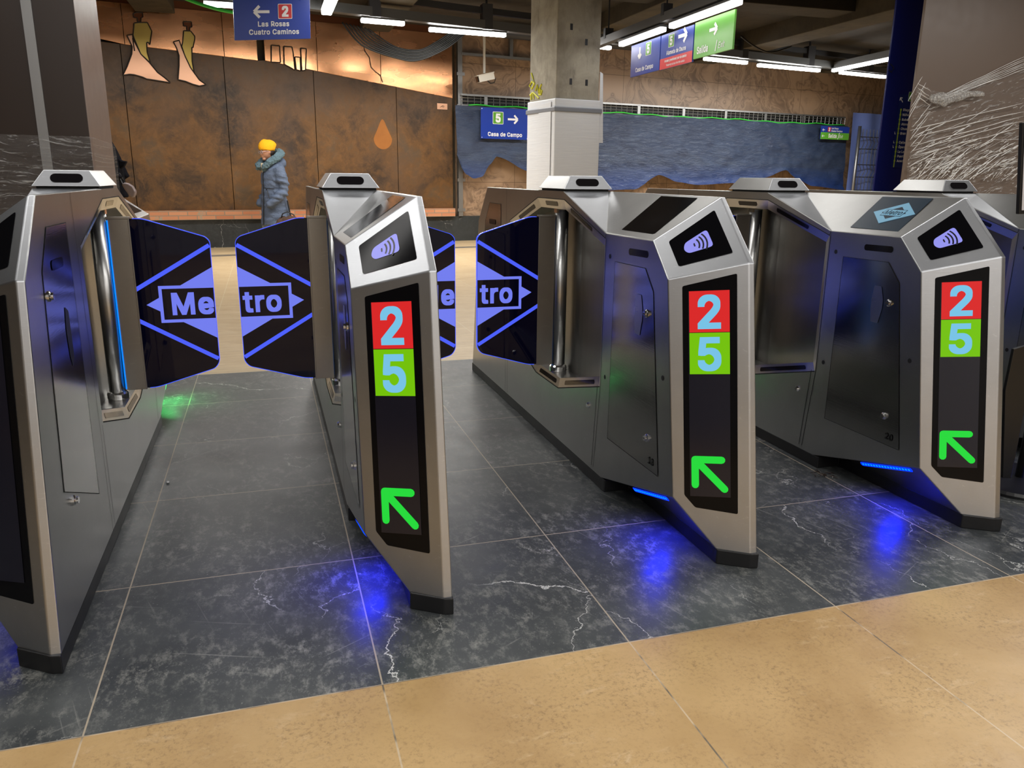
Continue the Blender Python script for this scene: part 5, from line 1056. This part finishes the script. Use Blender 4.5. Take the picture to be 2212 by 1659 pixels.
m = NT('film_crease_glint'); m.set(Base_Color=(.86, .85, .83), Roughness=.15, Alpha=.8); m.b.inputs['Specular IOR Level'].default_value = 1.0; m.set(Alpha=1.0, Base_Color=(.95, .94, .92)); MT['glint_crease'] = m.m
cpart(q, FR_, 'film_crease_glints', 'glint_crease')

# blue board with the line plan
YB = 6.42
xB = atY(1913, 200, YB).x
LBd = empty('line_board', (xB+.35, YB, 0), 'tall navy blue board with a yellow-green line plan partly hidden by the taupe kiosk', 'sign board')
q = MB().box((xB, YB, 0), (xB+.75, YB+.02, 3.3)); cpart(q, LBd, 'board', 'sign_navy', bevel=.003)
def bp(u, v): return atY(u, v, YB-.004)
a = bp(1940, 203); c = bp(1927, 362)
PB = Plane2((0, YB-.004, 0), (1, 0, 0), (0, 0, 1), 0)
q = MB(); PB.rect(q, bp(1932, 300).x, c.z, xB+.70, a.z); cpart(q, LBd, 'plan_panel', 'sign_dark', fixn=False)
q = MB(); e0 = bp(1945, 236); e1 = bp(1930, 361); xl = bp(1938, 298).x
PB.rect(q, xl-.006, e1.z, xl+.006, e0.z, 0, .002)
rows = [(237, 'Diego de León', 0), (247.5, 'Núñez de Balboa', 0), (258, 'Rubén Darío', 0), (268, 'Alonso Martínez', 0), (278, 'Chueca', 0), (288, 'Gran Vía', 1), (307.5, 'Callao', 1), (317.5, 'Ópera', 1), (327.5, 'La Latina', 0), (337.5, 'Puerta de Toledo', 0), (347.5, 'Acacias', 0)]
tx = MB()
for v, s_, wc in rows:
    z = bp(1940, v).z; PB.poly(q, [(xl+.011*math.cos(t), z+.011*math.sin(t)) for t in [2*math.pi*i/10 for i in range(10)]], 0, .003)
    PB.text(tx, s_, xl+.025, z-.010, .021, 0, .003, bold=.02, sx=.98)
    if wc:
        PB.poly(tx, [(xl-.035+.006*math.cos(t), z-.004+.006*math.sin(t)) for t in [2*math.pi*i/10 for i in range(10)]], 0, .003); PB.poly(tx, stroke((xl-.038, z+.0), (xl-.039, z+.012), .004), 0, .003); PB.poly(tx, stroke((xl-.037, z-.0), (xl-.028, z-.009), .003), 0, .003)
cpart(q, LBd, 'route_line', 'lime', fixn=False); 
pz = bp(1947, 216); arrow2d(PB, tx, pz.x, pz.z, .052, math.radians(130), .009, 0, .003); cpart(tx, LBd, 'lettering', 'white', fixn=False)
q = MB(); bz = bp(1970, 209); PB.poly(q, [(bz.x+a_*.085, bz.z+b_*.085) for a_, b_ in rrect(-.5, -.5, .5, .5, .07)], 1, .002); PB.poly(q, [(bz.x+a_*.078, bz.z+b_*.078) for a_, b_ in rrect(-.5, -.5, .5, .5, .06)], 0, .003); PB.text(q, '5', bz.x, bz.z-.027, .054, 1, .004, bold=.035, align='C'); cpart(q, LBd, 'line_badge', ['badge_green', 'white'], fixn=False)
q = MB(); hz = bp(1926, 146); q.tube([hz+Vector((-.02, -.004, .03)), hz+Vector((.02, -.006, .0)), hz+Vector((0, -.004, -.04)), hz+Vector((-.03, -.004, -.02))], .004, 5); cpart(q, LBd, 'scratch_mark', 'soft_black')

# information stand at the right edge
YI = 2.0; xi0 = atY(2190, 262, YI).x-.019; zi1 = atY(2190, 262, YI).z; zi0 = atY(2190, 462, YI).z; wi = .22; xc = xi0+wi/2+.02
IS = empty('information_stand', (2.62, 2.07, 0), 'black framed information stand on a round base cut off by the right edge', 'information stand')
q = MB().lathe([(.19, 0), (.192, .010), (.185, .020), (.03, .026)], (2.61, 2.07, 0), 48); o = cpart(q, IS, 'round_base', 'rubber', smooth=False)
pts = [(2191, 754), (2172, 845), (2167, 1033), (2184, 1033), (2196, 977), (2214, 884), (2240, 740)]
q = MB(); P3 = [atY(u, v, YI+.0) for u, v in pts]; q.prism(P3, (0, .012, 0)); cpart(q, IS, 'curved_panel', 'rubber', bevel=.002)
q = MB().tube([(2.61, 2.07, .02), (2.60, 2.05, .5), (2.50, 2.03, .9), (2.44, 2.02, 1.1)], .014, 10); cpart(q, IS, 'pole', 'rubber', smooth=True)
lean = atY(2190, 462, YI).x-xi0
Pi = Plane2((xi0+lean, YI-.02, zi0), (1, 0, .035), (-lean*.6, 0, zi1-zi0), 0); hh = zi1-zi0
q = MB(); q.prism([Pi.p(0, 0), Pi.p(wi, 0), Pi.p(wi, hh), Pi.p(0, hh)], (0, .014, 0)); cpart(q, IS, 'frame', 'rubber', bevel=.002)
q = MB(); Pi.rect(q, .008, .012, wi-.008, hh-.010, 0, .001); Pi.rect(q, .008, hh-.036, wi-.008, hh-.010, 1, .002); Pi.rect(q, .008, hh-.075, wi-.008, hh-.044, 2, .002)
Pi.text(q, 'i', .018, hh-.0335, .0165, 0, .003, bold=.018, align='C'); Pi.text(q, 'Salida', .0125, hh-.067, .015, 0, .003, bold=.03); cpart(q, IS, 'notice', ['paper_white', 'sign_blue', 'sign_green'], fixn=False)

# ================================================================== PEOPLE
def apply_mods(o):
    dg = bpy.context.evaluated_depsgraph_get(); me = bpy.data.meshes.new_from_object(o.evaluated_get(dg)); o.modifiers.clear(); old = o.data; o.data = me
    return o
def skin_chain(verts, edges, root=0, sub=2):
    me = bpy.data.meshes.new('skeleton'); me.from_pydata([v[0] for v in verts], edges, []); o = bpy.data.objects.new('skeleton', me); COL.objects.link(o)
    sk = o.modifiers.new('skin', 'SKIN'); sk.use_smooth_shade = True
    if not me.skin_vertices: me.skin_vertices.new(name='skin') if hasattr(me.skin_vertices, 'new') else None
    for i, v in enumerate(verts):
        r = v[1] if isinstance(v[1], tuple) else (v[1], v[1]); me.skin_vertices[0].data[i].radius = r
    me.skin_vertices[0].data[root].use_root = True
    o.modifiers.new('sub', 'SUBSURF').levels = sub; bpy.context.view_layer.update(); apply_mods(o)
    vs = [v.co.copy() for v in o.data.vertices]; fs = [tuple(p.vertices) for p in o.data.polygons]; bpy.data.objects.remove(o); return vs, fs
def ellipsoid(c, r, n=16, m_=12, fn=None):
    q = MB(); R_ = []; c = Vector(c)
    for i in range(m_+1):
        ph = math.pi*(i/m_)-math.pi/2; ring = []
        for j in range(n):
            t = 2*math.pi*j/n; p = Vector((math.cos(ph)*math.cos(t), math.cos(ph)*math.sin(t), math.sin(ph))); p = Vector((p.x*r[0], p.y*r[1], p.z*r[2]))
            if fn: p = fn(p)
            ring.append(c+p)
        R_.append(ring)
    q.rings(R_); return q
def voxel(o, size):
    md = o.modifiers.new('remesh', 'REMESH'); md.mode = 'VOXEL'; md.voxel_size = size; md.use_smooth_shade = True
    s = o.modifiers.new('smooth', 'SMOOTH'); s.iterations = 3; s.factor = .5; bpy.context.view_layer.update(); apply_mods(o)
    for p in o.data.polygons: p.use_smooth = True
    return o
def mpart_obj(mbs, name, mat_, parent, vox=None):
    q = MB()
    for a in mbs: q.add(a[0], a[1]) if isinstance(a, tuple) else q.add(a.v, a.f)
    o = q.build(name, mat_, parent, smooth=True)
    if vox: voxel(o, vox); o.data.materials.clear(); o.data.materials.append(MT[mat_])
    return o
# figures are modelled facing -x, feet on z = 0
def woman():
    r = empty('person', (.135, 12.2, 0), 'person in an orange beanie and slate blue parka walking left along the far wall', 'person')
    r.rotation_euler = (0, 0, math.radians(24)); r.scale = (.965, .965, .965)
    V = [((0, 0, .80), (.13, .12)), ((0, 0, .95), (.12, .11)), ((.01, 0, 1.10), (.13, .11)), ((.015, 0, 1.22), (.11, .09)), ((.0, 0, 1.30), (.045, .045)), ((-.03, 0, 1.36), (.045, .045)),
         ((0, .09, .74), (.085, .085)), ((-.10, .085, .42), (.058, .058)), ((-.05, .085, .09), (.042, .042)), ((-.17, .085, .04), (.04, .035)),
         ((0, -.09, .74), (.085, .085)), ((.06, -.085, .43), (.058, .058)), ((.26, -.085, .12), (.042, .042)), ((.20, -.085, .04), (.036, .034)),
         ((.02, .17, 1.19), (.055, .055)), ((.07, .22, .95), (.045, .045)), ((-.05, .20, .78), (.035, .035)), ((-.11, .17, .72), (.032, .02)),
         ((.02, -.17, 1.19), (.055, .055)), ((.07, -.22, .95), (.045, .045)), ((-.05, -.20, .78), (.035, .035)), ((-.11, -.17, .72), (.032, .02))]
    E_ = [(0, 1), (1, 2), (2, 3), (3, 4), (4, 5), (0, 6), (6, 7), (7, 8), (8, 9), (0, 10), (10, 11), (11, 12), (12, 13), (3, 14), (14, 15), (15, 16), (16, 17), (3, 18), (18, 19), (19, 20), (20, 21)]
    bd = skin_chain(V, E_)
    tilt = Matrix.Rotation(math.radians(-13), 3, 'Y'); hc = Vector((-.060, 0, 1.452))
    def fh(p): 
        x = p.x
        if p.z < -.02 and p.x < 0: p = Vector((p.x*1.02, p.y*(1+.9*p.z), p.z))
        if p.z < -.03 and p.x > 0: p = Vector((p.x*.8, p.y*.9, p.z))
        return tilt @ p
    head = ellipsoid(hc, (.098, .076, .118), 20, 16, fh)
    def hp(x, y, z): return hc+tilt @ Vector((x, y, z))
    nose = MB(); nose.rings([[hp(-.094, -.007, .010), hp(-.094, .007, .010), hp(-.085, .010, .010), hp(-.085, -.010, .010)], [hp(-.113, -.012, -.030), hp(-.113, .012, -.030), hp(-.085, .017, -.030), hp(-.085, -.017, -.030)], [hp(-.102, -.010, -.040), hp(-.102, .010, -.040), hp(-.085, .014, -.042), hp(-.085, -.014, -.042)]])
    chin = ellipsoid(hp(-.068, 0, -.098), (.028, .030, .022), 10, 8); ears = [ellipsoid(hp(.008, s*.076, -.01), (.018, .010, .03), 8, 6) for s in (1, -1)]
    lips = ellipsoid(hp(-.089, 0, -.064), (.012, .024, .010), 10, 6)
    hands = []
    for s in (1, -1):
        base = Vector((-.115, s*.165, .705))
        for k in range(4): y = s*(.185-.013*k) ; hands.append(skin_chain([((-.10, y, .715), .010), ((-.135, y, .690-.004*abs(k-1)), .0095), ((-.150, y-.004*s, .662-.004*abs(k-1)), .008)], [(0, 1), (1, 2)], 0, 1))
        hands.append(skin_chain([((-.09, s*.15, .73), .011), ((-.125, s*.135, .715), .010), ((-.145, s*.13, .70), .008)], [(0, 1), (1, 2)], 0, 1))
    body_ = mpart_obj([bd, head, nose, chin, lips]+ears+hands, 'body', 'skin', r, .009)
    # legs in grey trousers and boots
    tr_ = []
    for s, ch in ((1, [(0, .09, .80), (-.10, .085, .42), (-.06, .085, .12)]), (-1, [(0, -.09, .80), (.06, -.085, .43), (.235, -.085, .15)])): tr_.append(MB().tube(ch, [.105, .078, .062], 14))
    mpart_obj(tr_, 'trousers', 'trousers', r, .02)
    bt = [MB().rings([[Vector((cx+a*math.cos(t), cy+b_*math.sin(t), z)) for t in [2*math.pi*i/14 for i in range(14)]] for cx, a, b_, z in ((x0-.03, .13, .05, 0), (x0-.035, .135, .052, .03), (x0-.01, .09, .05, .08), (x0+.01, .06, .055, .16), (x0+.02, .06, .055, .24))]) for x0, cy in ((-.08, .085), (.20, -.085))]
    mpart_obj(bt, 'boots', 'boots', r, .012)
    # parka
    def ring(cx, rx, ry, z, n=28, dx=0): return [Vector((cx+rx*math.cos(2*math.pi*i/n), ry*math.sin(2*math.pi*i/n), z+.004*math.sin(7*2*math.pi*i/n))) for i in range(n)]
    coat = MB().rings([ring(.035, .235, .215, .39), ring(.03, .225, .215, .48), ring(.02, .20, .205, .64), ring(.01, .178, .20, .78), ring(.005, .165, .195, .90), ring(.005, .162, .198, 1.02), ring(.01, .16, .205, 1.12), ring(.02, .14, .20, 1.21), ring(.025, .115, .155, 1.275), ring(.02, .09, .09, 1.32)])
    sl = []
    for s in (1, -1):
        P_ = [(.025, s*.165, 1.215), (.04, s*.215, 1.10), (.07, s*.235, .97), (.05, s*.235, .87), (-.04, s*.222, .79), (-.10, s*.195, .735), (-.155, s*.165, .685), (-.17, s*.155, .665)]
        sl.append(MB().tube(P_, [.085, .088, .080, .080, .074, .066, .058, .03], 16))
    hood = ellipsoid((.135, 0, 1.285), (.085, .13, .085), 16, 12)
    co = mpart_obj([coat, hood]+sl, 'parka', 'coat', r, .013)
    # soft folds
    for v in co.data.vertices:
        p = v.co; n_ = v.normal; k = mnoise.noise(Vector((p.x*9, p.y*9, p.z*16)))*.010+mnoise.noise(Vector((p.x*4, p.y*4, p.z*26)))*.006
        if abs(p.y) > .17 and .75 < p.z < 1.1: k += .008*math.sin(p.z*75+p.x*22)
        v.co = p+n_*k
    zl = MB().tube([(-.205, -.05, .40), (-.186, -.045, .64), (-.168, -.04, .82), (-.160, -.035, 1.0), (-.155, -.03, 1.12), (-.125, -.02, 1.24)], .007, 6); zl.build('zip', 'soft_black', co)
    bt2 = MB().lathe([(.010, 0), (.010, .004)], (0, 0, 0), 10); o = bt2.build('button', 'chrome', co); o.location = (-.15, -.115, .905); o.rotation_euler = (0, -1.57, .7)
    pk = MB().tube([(-.145, -.125, .89), (-.14, -.155, .80), (-.115, -.185, .74)], .006, 5); pk.build('pocket_edge', 'soft_black', co)
    hem = MB().tube([(.12, -.205, .75), (.14, -.21, .62), (.17, -.205, .45)], .012, 6); hem.build('side_vent', 'soft_black', co)
    ws = MB().tube([(-.162, -.05, .93), (-.13, -.125, .925), (-.06, -.185, .92)], .004, 5); ws.build('waist_seam', 'soft_black', co)
    # fur collar, sweater, beanie, glasses, hair
    path = [(-.135, -.02, 1.175), (-.14, -.085, 1.235), (-.085, -.135, 1.295), (.02, -.155, 1.36), (.105, -.12, 1.425), (.135, 0, 1.445), (.105, .12, 1.425), (.02, .155, 1.36), (-.085, .135, 1.30), (-.15, .10, 1.25), (-.165, .055, 1.20)]
    fc = MB().tube(path, [.03, .045, .052, .056, .056, .052, .055, .055, .052, .055, .045], 18)
    fo = mpart_obj([fc], 'fur_collar', 'fur', co, .010)
    for v in fo.data.vertices: v.co += v.normal*(mnoise.noise(v.co*60)*.016+mnoise.noise(v.co*130)*.008)
    sw = MB().rings([[Vector((-.10+a*math.cos(t), b_*math.sin(t), z)) for t in [2*math.pi*i/16 for i in range(16)]] for a, b_, z in ((.03, .02, 1.10), (.05, .05, 1.17), (.06, .058, 1.24), (.058, .052, 1.285))]); mpart_obj([sw], 'sweater', 'cream', r, None)
    bn = MB(); R_ = []
    for z, k in ((.034, 1.10), (.056, 1.18), (.080, 1.18), (.105, 1.10), (.130, .94), (.152, .68), (.168, .38), (.173, .05)):
        ring_ = []
        for i in range(24):
            t = 2*math.pi*i/24; back = .5+.5*math.cos(t); zz_ = z-(.055*back if z < .06 else .02*back); ring_.append(hp(.098*k*math.cos(t)+.012+.045*back*(z > .07), .078*k*math.sin(t), zz_+.003*math.sin(5*t)*(z < .06)))
        R_.append(ring_)
    bn.rings(R_); bo = mpart_obj([bn], 'beanie', 'beanie', r, None)
    hr = ellipsoid(hp(.045, 0, -.02), (.062, .080, .075), 14, 10); mpart_obj([hr], 'hair', 'hair', r, None)
    g = MB()
    for s in (1, -1):
        cpt = hp(-.100, s*.034, .006); ring_ = [cpt+tilt @ Vector((.006*abs(math.sin(t)), .027*math.cos(t), .022*math.sin(t))) for t in [2*math.pi*i/16 for i in range(17)]]; g.tube(ring_, .0032, 5); g.tube([hp(-.098, s*.060, .012), hp(-.05, s*.080, .012), hp(.01, s*.082, .006)], .0028, 5)
    g.tube([hp(-.104, -.009, .008), hp(-.104, .009, .008)], .0028, 5); g.build('glasses', 'glasses', r)
    for s in (1, -1):
        e = ellipsoid(hp(-.088, s*.033, .004), (.008, .013, .007), 10, 6); e.build('eye', 'soft_black', r, smooth=True)
        bq = MB().tube([hp(-.093, s*.018, .028), hp(-.092, s*.035, .034), hp(-.08, s*.055, .028)], .0035, 5); bq.build('eyebrow', 'hair', r)
    return r
woman()
HB = empty('fur_handbag', atY(628, 478, 11.78), 'brown fuzzy bag hanging low behind the walking person', 'handbag')
c = atY(626, 487, 11.78); q = ellipsoid(c, (.20, .09, .13), 24, 16); q.v = [v-HB.location for v in q.v]; hb = q.build('bag_body', 'brown_fur', HB, smooth=True)
for v in hb.data.vertices: v.co += Vector((1, 1, 1))*0+v.normal*(mnoise.noise(v.co*22)*.03)
q = MB().tube([c+Vector((-.12, .0, .08)), c+Vector((-.09, .0, .16)), c+Vector((-.02, .0, .19)), c+Vector((.06, .0, .15)), c+Vector((.09, .0, .08))], .010, 6); q.v = [v-HB.location for v in q.v]; q.build('strap', 'soft_black', HB, smooth=True)

# second walker, nearly all hidden by the kiosk: only the back of a dark jacket and a bag show
YW = 10.6
def walker():
    X0 = atY(236, 400, YW).x
    r = empty('person', (X0, YW, 0), 'person in black mostly hidden behind the left kiosk, jacket tail showing', 'person')
    V = [((0, 0, .86), (.13, .13)), ((0, 0, 1.05), (.13, .13)), ((0, 0, 1.22), (.15, .13)), ((0, 0, 1.35), (.10, .09)), ((-.01, 0, 1.44), (.05, .05)), ((-.04, 0, 1.52), (.05, .05)),
         ((0, .09, .80), (.09, .09)), ((-.10, .09, .45), (.06, .06)), ((-.06, .09, .09), (.045, .045)), ((-.18, .09, .04), (.04, .035)), ((0, -.09, .80), (.09, .09)), ((.06, -.09, .46), (.06, .06)), ((.24, -.09, .12), (.045, .045)), ((.18, -.09, .04), (.036, .034)),
         ((0, .19, 1.30), (.06, .06)), ((.10, .24, 1.08), (.035, .035)), ((-.05, .22, .95), (.03, .03)), ((0, -.19, 1.30), (.06, .06)), ((.11, -.245, 1.08), (.035, .035)), ((.0, -.235, .95), (.03, .03))]
    E_ = [(0, 1), (1, 2), (2, 3), (3, 4), (4, 5), (0, 6), (6, 7), (7, 8), (8, 9), (0, 10), (10, 11), (11, 12), (12, 13), (3, 14), (14, 15), (15, 16), (3, 17), (17, 18), (18, 19)]
    mpart_obj([skin_chain(V, E_), ellipsoid((-.07, 0, 1.62), (.098, .078, .12))], 'body', 'skin', r, .012)
    def ring(cx, rx, ry, z, n=24): return [Vector((cx+rx*math.cos(2*math.pi*i/n), ry*math.sin(2*math.pi*i/n), z)) for i in range(n)]
    jk = MB().rings([ring(.02, .18, .2, .80), ring(.01, .17, .2, .95), ring(0, .17, .21, 1.12), ring(0, .16, .21, 1.25), ring(0, .12, .15, 1.36), ring(0, .08, .08, 1.45)])
    sl = [MB().tube([(0, s*.17, 1.32), (.06, s*.24, 1.18), (.12, s*.25, 1.06), (.0, s*.24, .95), (-.08, s*.22, .90)], [.09, .09, .085, .075, .05], 14) for s in (1, -1)]
    jo = mpart_obj([jk]+sl, 'jacket', 'black_cloth', r, .014)
    # flared tail of cloth blown out behind
    q = MB(); L = [(244, 318), (250, 338), (258, 344), (263, 347), (273, 348), (267, 360), (258, 364), (253, 378), (262, 384), (256, 392), (262, 398), (250, 398), (240, 390)]
    pts = [atY(u, v, YW-.10)-Vector((X0, YW, 0)) for u, v in L]; q.prism(pts, (0, .12, 0)); q.build('jacket_tail', 'black_cloth', jo, bevel=.02)
    tr_ = [MB().tube(ch, [.11, .08, .06], 14) for ch in ([(0, .09, .86), (-.10, .09, .45), (-.06, .09, .12)], [(0, -.09, .86), (.06, -.09, .46), (.22, -.09, .15)])]; mpart_obj(tr_, 'trousers', 'black_cloth', r, .02)
    mpart_obj([ellipsoid((-.12, .09, .05), (.14, .05, .05)), ellipsoid((.19, -.09, .06), (.14, .05, .05))], 'shoes', 'boots', r, .014)
    mpart_obj([ellipsoid((-.05, 0, 1.66), (.11, .09, .10))], 'hair', 'hair', r, None)
walker()
BG = empty('shoulder_bag', atY(284, 412, YW-.25), 'grey leather shoulder bag swinging behind the person at the left kiosk', 'bag')
q = MB(); L = [(262, 398), (268, 394), (276, 396), (286, 402), (293, 414), (291, 424), (286, 428), (278, 422), (268, 408)]
q.prism([atY(u, v, YW-.30)-BG.location for u, v in L], (0, .12, 0)); q.build('bag_body', 'grey_leather', BG, bevel=.025, seg=4)
q = MB().tube([atY(257, 374, YW-.22)-BG.location, atY(264, 385, YW-.22)-BG.location, atY(272, 398, YW-.22)-BG.location], .012, 6); q.tube([atY(252, 372, YW-.20)-BG.location, atY(258, 386, YW-.20)-BG.location, atY(266, 402, YW-.20)-BG.location], .012, 6); q.build('strap', 'soft_black', BG)

# crumbs on the stone floor
p = atZ(363, 1044, 0); q = ellipsoid((p.x, p.y, .0045), (.006, .005, .0045), 8, 6); tag(q.build('pebble', 'white', smooth=True), 'tiny white pebble on the dark floor in the left lane', 'pebble')
q = MB(); rn = random.Random(11)
for i in range(16):
    p = atZ(1775+rn.uniform(-18, 24), 1022+rn.uniform(-6, 9), .002); t = rn.uniform(0, 6.28); d = Vector((math.cos(t), math.sin(t), 0))*rn.uniform(.008, .022); q.tube([p-d, p+Vector((0, 0, .004))+d*.2, p+d], .0012, 4)
tag(q.build('twig_litter', 'brown_dark'), 'scrap of brown twigs on the floor at the base of gate 20', 'litter', kind='stuff')

# ================================================================== LIGHT
def area(name, loc, sx, sy, power, col=(1, .975, .94), rot=(0, 0, 0), spread=180):
    l = bpy.data.lights.new(name, 'AREA'); l.shape = 'RECTANGLE'; l.size = sx; l.size_y = sy; l.energy = power; l.color = col; l.spread = math.radians(spread)
    o = bpy.data.objects.new(name, l); COL.objects.link(o); o.location = loc; o.rotation_euler = rot; return o
KL = 1.0
area('ceiling_fill', (1.0, 5.4, 3.1), 7.0, .30, 50*KL)  # unseen strips overhead and behind the camera, added as fill light
area('ceiling_fill', (1.0, 2.6, 3.1), 7.0, .16, 80*KL)
area('ceiling_fill', (1.0, -.4, 3.1), 7.0, .25, 120*KL)
area('ceiling_fill', (1.5, -3.8, 3.2), 9.0, .25, 240*KL)
rz = math.atan2(dR.y, dR.x)
area('rail_lamp', (2.3, 11.0, 2.92), 4.4, .10, 190*KL, (1, .97, .92), (0, 0, rz))
area('rail_lamp', (8.6, 12.45, 2.92), 5.5, .10, 260*KL, (1, .97, .92), (0, 0, rz))
area('rail_lamp', (-2.0, 10.2, 2.92), 3.4, .10, 90*KL, (1, .97, .92), (0, 0, rz))
area('rail_lamp', (3.9, 7.9, 2.60), .08, 2.4, 10*KL)
area('ceiling_fill', (6.8, 3.6, 3.1), 4.0, .16, 110*KL)  # unseen strip added to brighten the taupe kiosk
area('rail_lamp', (.95, 9.0, 2.9), .10, 2.4, 40*KL)
for i, x in enumerate(CX):
    for sg in (1, -1):
        c = Vector((x-sg*.045, CYG-sg*1.0, .10)); o = area('blue_lamp' if sg > 0 else 'green_lamp', c, .03, .16, (1.5 if i else .2) if sg > 0 else 1.6, (.0, .008, 1.0) if sg > 0 else (.05, 1.0, .2), spread=150)
        d = Vector((-sg*.45, -sg*.12, -1)); o.rotation_euler = d.to_track_quat('-Z', 'Y').to_euler()
wd = bpy.data.worlds.new('world'); wd.use_nodes = True; wd.node_tree.nodes['Background'].inputs[0].default_value = (.9, .92, 1, 1); wd.node_tree.nodes['Background'].inputs[1].default_value = .02; SC.world = wd
SC.view_settings.view_transform = 'Standard'; SC.view_settings.look = 'None'; SC.view_settings.exposure = -0.22
SC.cycles.max_bounces = 6; SC.cycles.transparent_max_bounces = 12; SC.cycles.sample_clamp_indirect = 6; SC.cycles.caustics_reflective = False
